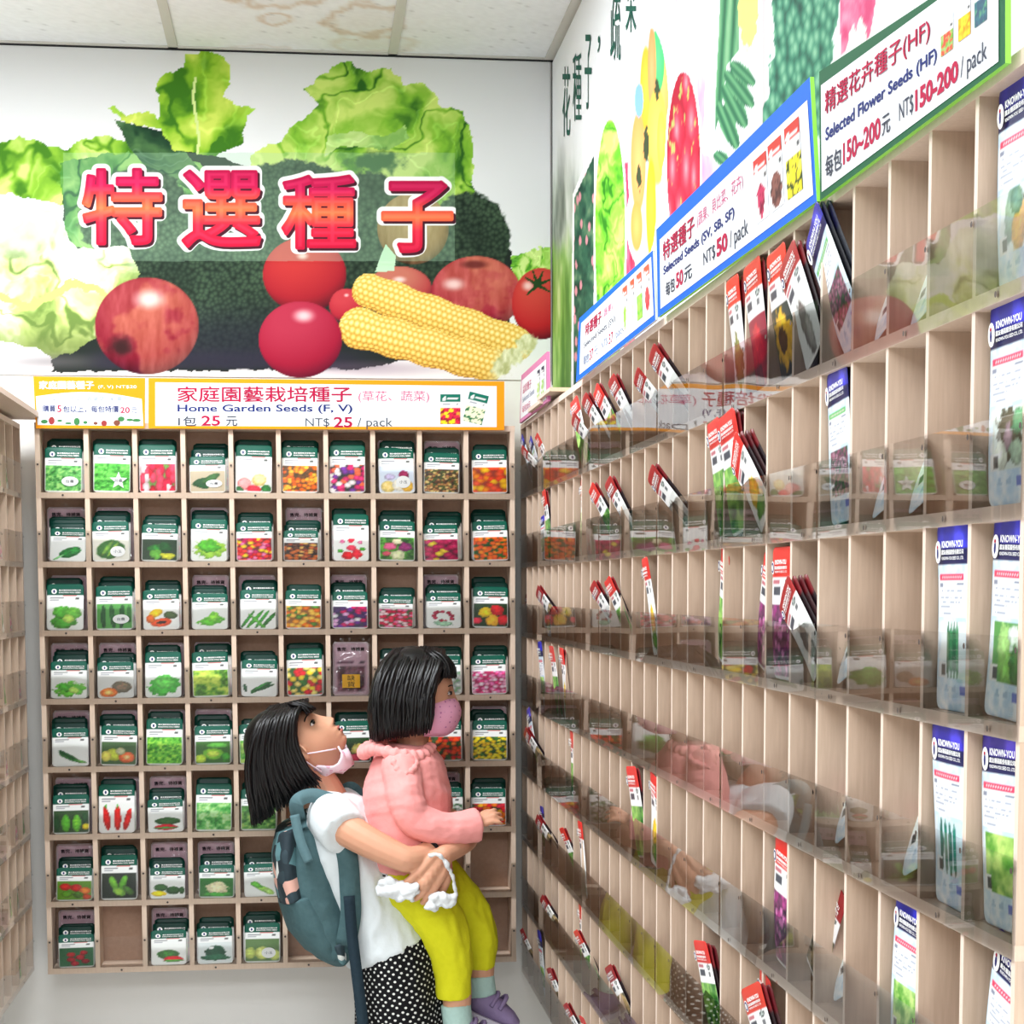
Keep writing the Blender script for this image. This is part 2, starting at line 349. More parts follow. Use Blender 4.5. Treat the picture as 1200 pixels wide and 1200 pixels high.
def paint_mural(x, y):
    img = np.zeros(x.shape+(3,))+np.array([233, 235, 236]); img -= (8*sst(200, 60, y))[..., None]
    wob = lambda s, a=7., sc=14.: ((fbm(x/sc, y/sc, s)-.5)*2*a, (fbm(x/sc, y/sc, s+31)-.5)*2*a)
    img = over(img, sst(408, 432, y), (240, 238, 238))
    # far green and dark mass
    dx, dy = wob(60, 6, 9)
    img = over(img, inpoly(x+dx, y+dy, [(598, 298), (650, 288), (650, 330), (598, 330)]), leafy(x, y, 71, (70, 140, 40), (130, 196, 60), (206, 232, 140), 12))
    dx, dy = wob(1, 4, 8)
    img = over(img, inpoly(x+dx, y+dy, [(70, 200), (200, 165), (320, 205), (470, 190), (540, 235), (592, 262), (600, 310), (598, 400), (470, 424), (420, 432), (60, 436), (80, 300)]), (30, 38, 34))
    # leaves
    dx, dy = wob(2); a = inpoly(x+dx, y+dy, [(-20, 175), (20, 158), (75, 177), (100, 160), (128, 158), (160, 172), (200, 185), (190, 215), (120, 245), (70, 240), (20, 230), (-20, 225)])
    img = over(img, a, leafy(x, y, 3, (70, 128, 30), (140, 192, 56), (212, 232, 130)))
    dx, dy = wob(12, 5); a = inpoly(x+dx, y+dy, [(70, 190), (150, 178), (235, 190), (250, 230), (180, 300), (80, 290)])
    img = over(img, a, leafy(x, y, 17, (20, 62, 30), (62, 128, 52), (140, 190, 96)))
    dx, dy = wob(22, 3); a = inpoly(x+dx, y+dy, [(134, 140), (205, 158), (235, 200), (230, 225), (180, 205), (150, 172)])
    img = over(img, a, leafy(x, y, 27, (12, 38, 30), (34, 70, 44), (80, 120, 70)))
    dx, dy = wob(4); a = inpoly(x+dx, y+dy, [(126, 128), (137, 125), (148, 138), (172, 126), (186, 138), (187, 92), (212, 80), (218, 62), (258, 60), (270, 76), (264, 112), (294, 128), (282, 168), (250, 182), (205, 176), (190, 152), (150, 146)])
    img = over(img, a, leafy(x, y, 8, (60, 118, 26), (136, 188, 44), (206, 226, 96), 40))
    rib = np.abs((x-226)-(176-y)*.10-6*np.sin(y/22.)) < 1.6
    img = over(img, rib & a & (y > 90), (214, 232, 150))
    dx, dy = wob(5); a = inpoly(x+dx, y+dy, [(290, 178), (330, 166), (338, 150), (356, 140), (372, 122), (354, 104), (384, 78), (408, 70), (432, 84), (460, 80), (474, 100), (500, 98), (520, 122), (545, 130), (556, 168), (552, 240), (500, 250), (430, 215), (300, 205)])
    img = over(img, a, leafy(x, y, 6, (44, 98, 30), (128, 186, 52), (204, 228, 116), 32))
    a = inpoly(x+dx*.4, y+dy*.4, [(385, 160), (410, 154), (450, 160), (476, 146), (480, 162), (455, 176), (400, 170), (380, 185)])
    img = over(img, a, leafy(x, y, 44, (130, 180, 90), (176, 212, 120), (226, 240, 176)))
    img = over(img, sst(1, .4, np.hypot((x-440)/40, (y-190)/18)+(fbm(x/9, y/9, 4)-.5)), (46, 84, 44))
    # broccoli
    for c, r, s in (((345, 250), (90, 64), 1), ((160, 255), (70, 60), 4), ((548, 280), (52, 56), 2), ((430, 260), (60, 60), 7), ((275, 355), (150, 78), 3), ((470, 300), (90, 60), 5)):
        d = np.hypot((x-c[0])/r[0], (y-c[1])/r[1])+(fbm(x/6, y/6, s)-.5)*.16
        fade = 1-.75*sst(340, 400, y)
        img = over(img, sst(1.0, .93, d), broc(x, y, s, 4.2+s*.3, hi=(78, 104, 76))*fade[..., None]+np.array([30, 32, 44])*(1-fade[..., None]))
    # stalks, kiwi-brown onion
    img = ball(img, x, y, (484, 268), (42, 42), (142, 96, 52), (196, 150, 96), (66, 44, 30), (.1, -.3), blend=1, streak=.2, seed=5)
    # white cabbage
    dx, dy = wob(9, 4); a = inpoly(x+dx, y+dy, [(-20, 232), (18, 232), (30, 242), (62, 248), (92, 292), (150, 288), (164, 322), (140, 350), (118, 372), (112, 396), (84, 412), (62, 420), (40, 408), (-20, 396)])
    cab = leafy(x, y, 15, (110, 140, 66), (196, 218, 126), (244, 248, 226), 30)
    cab = over(cab, sst(330, 270, y+(fbm(x/18, y/18, 2)-.5)*60)*.75, (240, 246, 232)); cab = over(cab, sst(360, 420, y)*.65, (92, 106, 58))
    fr = np.abs(y-(345+.0*x+12*np.sin(x/19.)+14*(fbm(x/10, y/10, 6)-.5))) < 5
    cab = over(cab, fr & (x < 125), (206, 230, 120)); img = over(img, a, cab)
    img = over(img, sst(1, 0, np.hypot((x-60)/120, (y-424)/15))*.55, (110, 104, 108)); img = over(img, sst(436, 428, y)*sst(402, 420, y)*sst(90, 130, x)*sst(470, 380, x)*.8, (44, 42, 58))
    # fruit
    img = ball(img, x, y, (357, 322), (49, 44), (182, 32, 46), (222, 60, 60), (84, 14, 30), (-.05, -.5), hr=.2)
    img = ball(img, x, y, (406, 358), (20, 20), (196, 40, 58), (226, 70, 80), (90, 20, 40), (0, -.6), hr=.2)
    img = ball(img, x, y, (468, 338), (38, 26), (196, 72, 72), (224, 130, 110), (120, 30, 50), (0, -.4), hr=.3)
    img = over(img, inpoly(x, y, [(452, 286), (464, 300), (462, 318), (440, 318), (446, 300)]), (190, 226, 190))
    img = ball(img, x, y, (558, 344), (53, 44), (178, 40, 62), (214, 96, 90), (92, 18, 44), (-.5, -.25), streak=.25, seed=21, hr=.35)
    d = np.hypot((x-556)/22, (y-310)/7); img = over(img, sst(1, .3, d)*.8, (90, 30, 30))
    img = ball(img, x, y, (634, 356), (34, 42), (206, 36, 42), (236, 80, 70), (100, 14, 30), (-.45, -.5), hr=.3)
    for ang in (-2.6, -1.9, -1.2, -.4, .5, 2.4):
        t = np.clip((x-630)*math.cos(ang)+(y-334)*math.sin(ang), 0, 17); d = np.hypot(x-630-t*math.cos(ang), y-334-t*math.sin(ang)); img = over(img, d < 2.6-t*.1, (34, 66, 30))
    img = over(img, sst(1, .2, np.hypot((x-430)/130, (y-432)/13))*.35, (120, 96, 120))
    img = corn(img, x, y, (414, 334), (624, 410), 22, 21, 1); img = corn(img, x, y, (398, 378), (590, 432), 25, 22, 4)
    for c in ((588, 430), (600, 418), (616, 402)):
        d = np.hypot((x-c[0])/14, (y-c[1])/13)+(fbm(x/5, y/5, 8)-.5)*.8; img = over(img, sst(1, .7, d), ramp(fbm(x/4, y/7, 3), [(.2, (176, 180, 120)), (.8, (240, 240, 206))]))
    img = ball(img, x, y, (352, 398), (49, 45), (178, 24, 58), (206, 56, 84), (104, 8, 42), (.08, -.62), hr=.36)
    img = ball(img, x, y, (172, 382), (61, 57), (146, 26, 50), (186, 70, 76), (66, 8, 34), (.05, -.55), stem=(-.5, .42), streak=.30, seed=41, hr=.42)
    # pale translucent band behind the title
    b = (x > 74) & (x < 533) & (y > 179) & (y < 306)
    img = over(img, b*.30, (150, 196, 158)); img = over(img, b*.06, (255, 255, 255))
    return img
def mural():
    x0, x1, z0, z1 = -.30, XW-.008, Z0+.131, CEIL-.006
    u, v = np.meshgrid(np.linspace(0, 1, 520), np.linspace(0, 1, 290))
    X, Z = x0+(x1-x0)*u, z0+(z1-z0)*v; px, py = pix(np.stack([X, np.full(X.shape, YW-.004), Z], -1))
    root = thing('printed_mural', 'wide printed mural of lettuce, apples and sweetcorn on the back wall', 'mural', (0, 0, 0))
    print_sheet('print_panel', lambda u, v: (x0+(x1-x0)*u, np.full(u.shape, YW-.004), z0+(z1-z0)*v), 520, 290, paint_mural(px, py), PRINT, root)
    # the pale strip with the big title, a finer print laid over the mural
    xa, xb, za, zb = at(74, 240, 1, YW-.0048)[0], at(534, 240, 1, YW-.0048)[0], at(300, 307, 1, YW-.0048)[2], at(300, 179, 1, YW-.0048)[2]
    nx, ny = 820, 232; u, v = np.meshgrid(np.linspace(0, 1, nx), np.linspace(0, 1, ny)); X, Z = xa+(xb-xa)*u, za+(zb-za)*v
    px, py = pix(np.stack([X, np.full(X.shape, YW-.0048), Z], -1)); img = paint_mural(px, py)
    boxes = [(ch, (px-a)/(c-a), (d-py)/(d-b_), c-a) for ch, (a, b_, c, d) in zip('特選種子', ((98, 199, 188, 285), (215, 201, 304, 288), (332, 207, 415, 290), (449, 214, 529, 294)))]
    F = [(glyph_field(ch, gx, gy)*w, glyph_field(ch, gx-2.6/w, gy+3./w)*w, gy) for ch, gx, gy, w in boxes]
    for f, g, gy in F: img = over(img, sst(-8.2, -7.0, f), (250, 250, 250))
    for f, g, gy in F: img = over(img, sst(-3.2, -2.2, g), (70, 26, 40))
    for f, g, gy in F:
        img = over(img, sst(-3.0, -2.2, f), ramp(np.clip(gy, 0, 1), [(0, (200, 18, 58)), (.28, (226, 38, 66)), (.48, (250, 116, 70)), (.62, (236, 80, 66)), (.8, (204, 26, 82)), (1, (190, 20, 74))]) + (sst(-.5, 2.5, f)*16)[..., None])
    print_sheet('title_strip', lambda u, v: (X, np.full(u.shape, YW-.0048), Z), nx, ny, img, PRINT, root)
mural()
# ------------------------------------------------------------------ printed panel on the right wall
def paint_side(x, y):
    img = np.zeros(x.shape+(3,))+np.array([244, 247, 250])
    # grey and green soft picture by the corner
    g = sst(235, 130, x*0+0)*0
    m = sst(668+0*x, 650, x-(y-300)*.05)*sst(150, 260, y)
    img = over(img, np.clip(sst(725, 660, x+(260-y)*.12), 0, 1)*sst(140, 250, y)*.9, ramp(fbm(x/5, y/60, 4), [(.2, (96, 108, 96)), (.5, (170, 184, 166)), (.8, (232, 238, 232))]))
    img = over(img, sst(710, 655, x)*sst(255, 330, y+(fbm(x/6, y/30, 8)-.5)*60), ramp(fbm(x/5, y/70, 14), [(.25, (78, 128, 48)), (.6, (140, 188, 92)), (.8, (196, 220, 150))]))
    # pink water-colour streaks
    for (c, wd, y0, y1, k) in ((805, 40, -80, 330, .7), (825, 16, 60, 330, .8), (738, 8, 120, 330, .5), (872, 26, -80, 40, .7)):
        mm = sst(wd, wd*.2, np.abs(x-c-(fbm(x*0+1, y/50, 3)-.5)*18))*sst(y0, y0+40, y)*sst(y1, y1-60, y)
        img = over(img, mm*k*np.clip(fbm(x/4, y/40, 6)*1.5-.2, 0, 1), (232, 150, 190))
    img = over(img, ((x > 731) & (x < 744) & (y > 190))*1., ramp(fbm(x/4, y/30, 2), [(.2, (206, 40, 76)), (.8, (244, 120, 150))]))
    # dark green leaves with pink flowers
    P = [(673, 232), (696, 182), (696, 330), (694, 470), (672, 470)]
    img = over(img, inpoly(x, y, [(671, 228), (697, 164), (698, 480), (669, 480)]), (244, 248, 246))
    lf = ramp(fbm(x/5, y/13, 9), [(.25, (22, 66, 54)), (.55, (52, 104, 80)), (.8, (110, 146, 110))])
    d1, d2, c = worley(x/6, y/22, 5); lf = over(lf, (d1 < .25) & (c > .5), (220, 150, 160)); img = over(img, inpoly(x, y, P), lf)
    # lettuce oval
    d = np.hypot((x-715)/17.5, np.where(y < 262, (y-262)/122, (y-262)/200)); img = over(img, d < 1.12, (246, 250, 248))
    img = over(img, d < 1, leafy(x*2.2, y, 5, (46, 134, 30), (126, 214, 56), (206, 246, 120), 20))
    # papaya oval shape
    d = np.minimum(np.hypot((x-762)/21.5, (y-126)/94), np.minimum(np.hypot((x-757)/19, (y-190)/90), np.hypot((x-752)/16, (y-260)/46)))
    img = over(img, d < 1.12, (246, 250, 252)); pa = np.zeros(img.shape)+np.array([198, 222, 226])
    for (cx, cy, rx, ry, cl) in ((775, 90, 11, 60, (250, 170, 90)), (771, 70, 8, 40, (70, 190, 110)), (757, 105, 7, 52, (250, 176, 50)), (764, 80, 5, 50, (244, 150, 90)), (770, 160, 12, 58, (252, 190, 80)), (748, 190, 9, 60, (250, 160, 90)), (763, 245, 6, 60, (255, 204, 40)), (746, 265, 7, 30, (250, 160, 80)), (775, 165, 5, 36, (255, 220, 70))):
        q = np.hypot((x-cx)/rx, (y-cy)/ry); pa = over(pa, sst(1.05, .9, q), np.array(cl)+((1-q)*26)[..., None])
    for cx, cy, ry in ((757, 168, 22), (749, 208, 16), (770, 105, 12)): pa = over(pa, np.hypot((x-cx)/3.4, (y-cy)/ry)+(fbm(x/2, y/5, 3)-.5) < .9, (60, 74, 50))
    pa = over(pa, (np.hypot((x-749)/5, (y-118)/20) < 1), (130, 176, 214)); img = over(img, d < 1, pa)
    # dragon fruit oval
    d = np.hypot((x-801)/19.5, np.where(y < 190, (y-190)/106, (y-190)/120)); img = over(img, d < 1.1, (250, 246, 250)); dr = np.zeros(img.shape)+np.array([170, 24, 50])
    for (cx, cy, rx, ry) in ((806, 105, 7, 30), (795, 160, 8, 40), (812, 150, 9, 44), (790, 205, 8, 46), (806, 205, 9, 48), (798, 255, 9, 40), (786, 260, 7, 40), (815, 215, 7, 40)):
        q = np.hypot((x-cx)/rx, (y-cy)/ry); dr = over(dr, sst(1.02, .85, q), ramp(1-np.clip(np.hypot((x-cx+2)/rx, (y-cy+8)/ry), 0, 1), [(0, (196, 28, 58)), (.5, (226, 54, 78)), (1, (250, 150, 160))]))
    nf = fbm(x/4.2, y/16, 12); dr = over(dr, sst(.68, .74, nf), (176, 180, 100)); img = over(img, d < 1, dr)
    # okra
    img = over(img, inpoly(x, y, [(832, -60), (900, -60), (915, 60), (886, 90), (862, 190), (824, 180), (828, 60)]), (246, 250, 252))
    ok = ramp(np.abs(np.sin((x-850+y*.06)/3.6))*.7+.3*fbm(x/4, y/30, 4), [(0, (26, 84, 58)), (.5, (64, 136, 92)), (1, (150, 200, 150))])
    img = over(img, inpoly(x, y, [(846, -60), (869, -60), (866, 60), (852, 75), (846, 120), (838, 155), (838, 118), (842, 40)]), ok)
    for (ax, ay, bx, by, w) in ((842, 120, 864, 175, 9), (848, 98, 874, 150, 10), (850, 82, 882, 126, 10), (856, 72, 884, 100, 9), (838, 178, 852, 192, 8)):
        L = math.hypot(bx-ax, by-ay); tx, ty = (bx-ax)/L, (by-ay)/L; uu = ((x-ax)*tx+(y-ay)*ty)/L; vv = -(x-ax)*ty+(y-ay)*tx
        ww = w*np.sqrt(np.clip(1-(2*uu-1)**2, 0, 1)); mm = (np.abs(vv) < ww)
        img = over(img, mm, ramp(np.clip(.5+.5*np.cos(vv/w*7)*.7-.0*uu, 0, 1), [(0, (30, 92, 66)), (.6, (66, 140, 96)), (1, (140, 196, 140))]))
    # yellow blossom, bitter gourd, magenta sheet
    img = over(img, np.hypot((x-877)/11, (y-10)/46)+(fbm(x/4, y/9, 7)-.5)*.6 < 1, (246, 236, 130))
    img = over(img, (x > 893) & (x < 897) & (y < 160), (216, 206, 208))
    d1, d2, c = worley(x/7, y/17, 15); bg = ramp(np.clip(1-d1+.3*(c-.5), 0, 1), [(0, (22, 70, 58)), (.5, (58, 132, 104)), (1, (140, 196, 160))])
    dx = (fbm(x/9, y/22, 3)-.5)*16
    img = over(img, inpoly(x+dx, y, [(908, -80), (984, -80), (980, 60), (960, 160), (896, 190), (898, 120), (906, 60)]), bg)
    img = over(img, inpoly(x, y, [(984, -80), (1040, -80), (1020, 40), (985, 90)]), ramp(fbm(x/9, y/20, 5), [(.3, (214, 70, 120)), (.7, (240, 150, 180))]))
    img = over(img, inpoly(x+dx, y+dx, [(996, 40), (1012, 20), (1020, 60), (985, 90)]), (236, 240, 236))
    return img
def side_print():
    y0, y1, z0, z1 = YW-.012, -2.95, Z0+.005, CEIL-.012
    u, v = np.meshgrid(np.linspace(0, 1, 620), np.linspace(0, 1, 260)); Y, Z = y0+(y1-y0)*u, z0+(z1-z0)*v
    px, py = pix(np.stack([np.full(Y.shape, XW-.004), Y, Z], -1))
    root = thing('printed_wall_panel', 'tall printed panel of fruit ovals and green calligraphy above the long rack', 'wall panel')
    print_sheet('print_panel', lambda u, v: (np.full(u.shape, XW-.004), y0+(y1-y0)*u, z0+(z1-z0)*v), 620, 260, paint_side(px, py), PRINT, root)
    t = MB()
    for ch, (a, b, c, d, s) in zip('花種子，蔬菜', ((659, 78, 668, 160, -40), (671, 62, 681, 142, -44), (685, 40, 693, 128, -50), (700, 42, 703, 62, -4), (715, -40, 727, 72, -50), (733, -45, 745, 38, -50))):
        letters(t, ch, a, c, d, b, lambda X, Y: at(X, Y, 0, XW-.0055), 0, .0)
    t.build('calligraphy', [INK_LEAF], root)
side_print()
# ------------------------------------------------------------------ signs
def back_fn(d): return lambda x, y: at(x, y, 1, d)
def quad(mb, fn, x0, x1, y0, y1, m=0, n=1):
    mb.add([fn(x0, y1), fn(x1, y1), fn(x1, y0), fn(x0, y0)], [(0, 1, 2, 3)], m)
def board(mb, fn, dv, c4, th, mf, me):
    """thick sign board; c4 the face corners (bl, br, tr, tl) as 3D, dv the direction of its back"""
    f = [Vector(p) for p in c4]; b = [p+Vector(dv)*th for p in f]
    mb.add(f+b, [(0, 1, 2, 3)], mf); mb.add(f+b, [(7, 6, 5, 4), (1, 0, 4, 5), (2, 1, 5, 6), (3, 2, 6, 7), (0, 3, 7, 4)], me)
def pic(name, fn, x0, x1, y0, y1, kindfn, parent, nx=14, ny=22, rot=0):
    u, v = np.meshgrid(np.linspace(0, 1, nx), np.linspace(0, 1, ny)); img = kindfn(u, v)
    xx, yy = x0+(x1-x0)*u, y0+(y1-y0)*v
    if rot:
        cx, cy = (x0+x1)/2, (y0+y1)/2; a = R(rot); xx, yy = cx+(xx-cx)*math.cos(a)-(yy-cy)*math.sin(a), cy+(xx-cx)*math.sin(a)+(yy-cy)*math.cos(a)
    P = np.array([fn(a, b) for a, b in zip(xx.ravel(), yy.ravel())]).reshape(ny, nx, 3)
    return print_sheet(name, lambda u, v: (P[..., 0], P[..., 1], P[..., 2]), nx, ny, img, PRINT, parent)
def mini_packet(head, base, spots, whole=True, sh=None):
    def f(u, v):
        img = np.zeros(u.shape+(3,))+245.
        img = over(img, v > .76, head); img = over(img, np.hypot((u-.2)*1, (v-.84)*1.6) < .11, (250, 250, 250)); img = over(img, (np.abs(v-.85) < .03) & (u > .34) & (u < .9), (240, 236, 236))
        img = over(img, (np.abs(v-.66) < .02) & (u > .1) & (u < .5), (150, 150, 160)); img = over(img, (np.abs(v-.66) < .03) & (u > .78) & (u < .92), (80, 80, 80))
        d1, d2, c = worley(u*5, v*7, 3); pc = np.zeros(img.shape)+np.array(base)
        for k, s in enumerate(spots): pc = over(pc, (c > k/len(spots)) & (c <= (k+1)/len(spots)) & (d1 < .5), s)
        m = v < .56
        if sh == 'oval': m = np.hypot((u-.5)/.42, (v-.28)/.28) < 1
        if sh == 'root': m = (np.abs(u-.5) < .36*np.sqrt(np.clip(v/.56, 0, 1))*sst(.62, .45, v)) & (v < .6)
        return over(img, m, pc)
    return f
# the long orange board and the small orange board on the back rack
r_ = thing('price_sign', 'long white price board with an orange border on top of the back rack', 'sign', tuple(at(382, 500, 1, -.012)))
def par(o):                          # keep world coordinates of parts built in place
    for c in o.children: c.matrix_parent_inverse = Matrix.Translation(-Vector(o.location))
m_ = MB(); fn = back_fn(-.0125)
board(m_, fn, (0, 1, 0), [fn(174, 502), fn(591, 504), fn(591, 447), fn(174, 443)], .006, 0, 0)
f2 = back_fn(-.0128); m_.add([f2(182, 499), f2(582, 500.5), f2(582, 452.5), f2(182, 448)], [(0, 1, 2, 3)], 1)
m_.build('board', [ORANGE, WHITE], r_)
m_ = MB(); f3 = back_fn(-.0132)
letters(m_, '家庭園藝栽培種子', 208, 412, 471, 453, f3, 0, .012); letters(m_, '(草花、蔬菜)', 420, 503, 472, 458, f3, 1, -.003)
letters(m_, 'Home Garden Seeds (F, V)', 208, 413, 485, 474, f3, 2, .018); letters(m_, '1包', 209, 230, 499, 488, f3, 3, .012)
letters(m_, '25', 236, 258, 499, 487, f3, 0, .02); letters(m_, '元', 265, 278, 499, 488, f3, 3, .012); letters(m_, 'NT$', 358, 386, 501, 490, f3, 3)
letters(m_, '25', 391, 413, 501, 488.5, f3, 0, .02); letters(m_, '/ pack', 419, 460, 503, 489.5, f3, 3)
m_.build('lettering', [INK_RED, INK_PINK, INK_NAVY, INK_GREY], r_)
pic('packet_picture', f3, 516, 539.5, 497, 462, mini_packet((20, 110, 90), (150, 30, 50), [(250, 220, 40), (220, 40, 70), (244, 160, 50)]), r_)
pic('packet_picture', f3, 546, 569, 496, 461, mini_packet((20, 110, 90), (40, 110, 70), [(240, 240, 200)], sh=None), r_, rot=14)
par(r_)
r_ = thing('price_sign', 'small orange-topped offer board with tiny vegetables at the end of the back rack', 'sign', tuple(at(106, 500, 1, -.012)))
m_ = MB(); fn = back_fn(-.0125)
board(m_, fn, (0, 1, 0), [fn(42, 502), fn(169.5, 502), fn(170, 443), fn(39, 441)], .005, 0, 0)
top = [f2(42+(166-42)*k/12, 464.5-6.5*math.sin(math.pi*k/12)+3*k/12) for k in range(13)]
m_.add([f2(44, 498), f2(168, 499)]+top[::-1], [tuple(range(15))], 1); m_.build('board', [ORANGE, WHITE], r_)
m_ = MB(); letters(m_, '家庭園藝種子', 46, 110, 456, 446.5, f3, 0, .03); letters(m_, '(F, V) NT$20', 115, 160, 456, 451.5, f3, 0, .0)
letters(m_, '(草花、蔬菜、香藥草、觀賞用)', 58, 152, 470.5, 464.5, f3, 3); letters(m_, '購買', 50, 65, 482.5, 475, f3, 1, .01); letters(m_, '5', 67, 72, 483, 475, f3, 2, .02)
letters(m_, '包以上，每包特價', 74, 139, 483.5, 475.5, f3, 1, .01); letters(m_, '20', 141, 152, 484, 477, f3, 2, .02); letters(m_, '元', 154, 160.5, 484, 477, f3, 1)
m_.build('lettering', [INK_WHITE, INK_NAVY, INK_RED, INK_PALE], r_)
m_ = MB(); VG = [mat('ink_tomato', (150, 40, 40), .5), mat('ink_green', (50, 120, 60), .5), mat('ink_brown', (120, 60, 40), .5)]
for (x, y, a, b, k) in ((52, 494, 4, 2.4, 1), (60.5, 493, 3.6, 4.6, 0), (70, 493, 3, 1.4, 1), (80, 496, 4, 1.2, 1), (90, 494, 3.6, 4.4, 1), (100, 495, 2.6, 1.8, 1), (112, 496, 2.6, 1.8, 2), (122, 496, 3.4, 3.4, 0), (137, 495.5, 4, 3.4, 2), (142, 491, 4, 3, 1), (152, 492, 4, 1.6, 1), (160, 492.5, 5, 1.8, 1)):
    m_.add([f3(x+a*math.cos(t*.524), y+b*math.sin(t*.524)) for t in range(12)], [tuple(range(12))], k)
m_.build('vegetable_print', VG, r_); par(r_)
# boards along the top of the long rack
def side_fn(d): return lambda x, y: at(x, y, 0, XR-d)
def side_sign(label, c4, inner, BM, texts, inks, pics, d=.012, th=.0045, edge=LIME):
    fn = side_fn(d); f2 = side_fn(d+.0006); f3 = side_fn(d+.0012)
    q = [fn(*p) for p in c4]; r = thing('price_sign', label, 'sign', tuple((np.array(q[0])+q[1])/2))
    m = MB(); board(m, fn, (1, 0, 0), q, th, 0, 2); m.add([f2(*p) for p in inner], [(0, 1, 2, 3)], 1); m.build('board', [BM, WHITE, edge], r)
    # sign coordinates 0..1 along the inner white panel
    I = [np.array(f3(*p)) for p in inner]
    g = lambda x, y: tuple((I[0]*(1-x)+I[1]*x)*(1-y)+(I[3]*(1-x)+I[2]*x)*y)
    m = MB()
    for (s, x0, x1, y0, y1, k, b) in texts: letters(m, s, x0, x1, y0, y1, g, k, b)
    m.build('lettering', inks, r)
    for (x0, x1, y0, y1, kf) in pics: pic('packet_picture', g, x0, x1, y0, y1, kf, r, 12, 26)
    par(r)
INKS = [INK_RED, INK_NAVY, INK_GREY, INK_PINK, INK_PALE, INK_BLACK]
side_sign('green-bordered flower seed price board, biggest of the boards on the long rack', [(961, 235), (1178, 74), (1178, -60), (960, 84)], [(963, 225), (1170, 72), (1170, -52), (962, 100)], GREEN,
    [('精選花卉種子(HF)', .03, .68, .66, .91, 0, .014), ('Selected Flower Seeds (HF)', .03, .715, .41, .57, 1, .025), ('每包', .03, .145, .09, .30, 2, .008), ('150~200', .155, .40, .10, .31, 0, .03), ('元', .41, .458, .10, .28, 2, .008), ('NT$', .51, .59, .10, .30, 2, .004), ('150-200', .60, .82, .10, .31, 0, .04), ('/ pack', .83, .95, .05, .30, 2, .004)], INKS,
    [(.735, .795, .44, .80, mini_packet((230, 236, 240), (150, 190, 110), [(220, 80, 60), (120, 170, 60)])), (.82, .877, .46, .86, mini_packet((230, 236, 240), (240, 170, 30), [(250, 200, 40), (230, 140, 20)])), (.895, .95, .48, .92, mini_packet((230, 236, 240), (60, 110, 120), [(60, 90, 110), (90, 150, 120)]))])
side_sign('blue-bordered selected seeds price board between the green board and the smaller blue one', [(771, 372), (957, 236), (949, 90), (769, 269)], [(774, 362), (953, 228), (946, 117), (773, 281)], BLUE,
    [('特選種子', .03, .30, .64, .91, 0, .016), ('(蔬果、貝比菜、花卉)', .32, .64, .67, .88, 3, 0), ('Selected Seeds (SV, SB, SF)', .03, .58, .41, .57, 1, .025), ('每包', .05, .13, .11, .31, 2, .008), ('50', .14, .20, .11, .33, 0, .03), ('元', .21, .27, .11, .30, 2, .008), ('NT$', .36, .445, .11, .31, 2, .004), ('50', .455, .53, .11, .34, 0, .04), ('/ pack', .545, .66, .05, .31, 2, .004)], INKS,
    [(.705, .78, .14, .88, mini_packet((200, 60, 50), (150, 24, 60), [(190, 50, 90), (120, 20, 50)], sh='root')), (.79, .862, .14, .90, mini_packet((200, 60, 50), (90, 50, 44), [(130, 80, 70), (70, 40, 36)], sh='oval')), (.88, .955, .14, .92, mini_packet((200, 60, 50), (50, 70, 20), [(250, 230, 40), (240, 220, 30), (255, 240, 80)]))])
side_sign('smaller blue-bordered seed price board with green beans near the corner', [(675, 448), (768, 375), (765, 293), (679, 373)], [(679, 439), (766, 369), (763, 301), (681, 379)], BLUE,
    [('特選種子', .08, .34, .66, .90, 0, .012), ('(蔬果)', .36, .50, .68, .86, 3, -.004), ('Selected Seeds (SV)', .06, .54, .42, .57, 2, 0), ('每包', .06, .15, .12, .30, 4, .006), ('37', .16, .22, .12, .31, 0, .01), ('元', .23, .29, .12, .30, 4, 0), ('NT$', .34, .43, .12, .30, 4, 0), ('37', .45, .51, .12, .31, 0, 0), ('/pack', .53, .66, .08, .28, 4, 0)], INKS,
    [(.64, .70, .12, .92, mini_packet((230, 90, 60), (120, 190, 60), [(150, 210, 80)], sh='root')), (.74, .79, .14, .92, mini_packet((230, 90, 60), (190, 170, 150), [(220, 210, 190)], sh='root')), (.82, .88, .12, .92, mini_packet((230, 90, 60), (110, 180, 60), [(160, 210, 90)])), (.91, .97, .14, .93, mini_packet((230, 90, 60), (200, 50, 60), [(220, 80, 80)], sh='oval'))], edge=WHITE)
side_sign('pale pink-bordered price board standing in the room corner', [(609, 496), (642, 470), (641, 412), (611, 440)], [(610, 491), (640, 468), (640, 421), (611.5, 446)], PINKB,
    [('盆栽種子', .06, .42, .62, .84, 3, -.002), ('Selected Seeds', .06, .55, .40, .54, 4, -.004), ('每包20元', .06, .40, .12, .30, 3, -.002)], INKS,
    [(.66, .76, .2, .9, mini_packet((60, 60, 80), (230, 232, 228), [(170, 200, 110)])), (.82, .92, .2, .9, mini_packet((60, 60, 80), (230, 232, 228), [(150, 190, 100)]))], d=.012, th=.006, edge=PINKB)
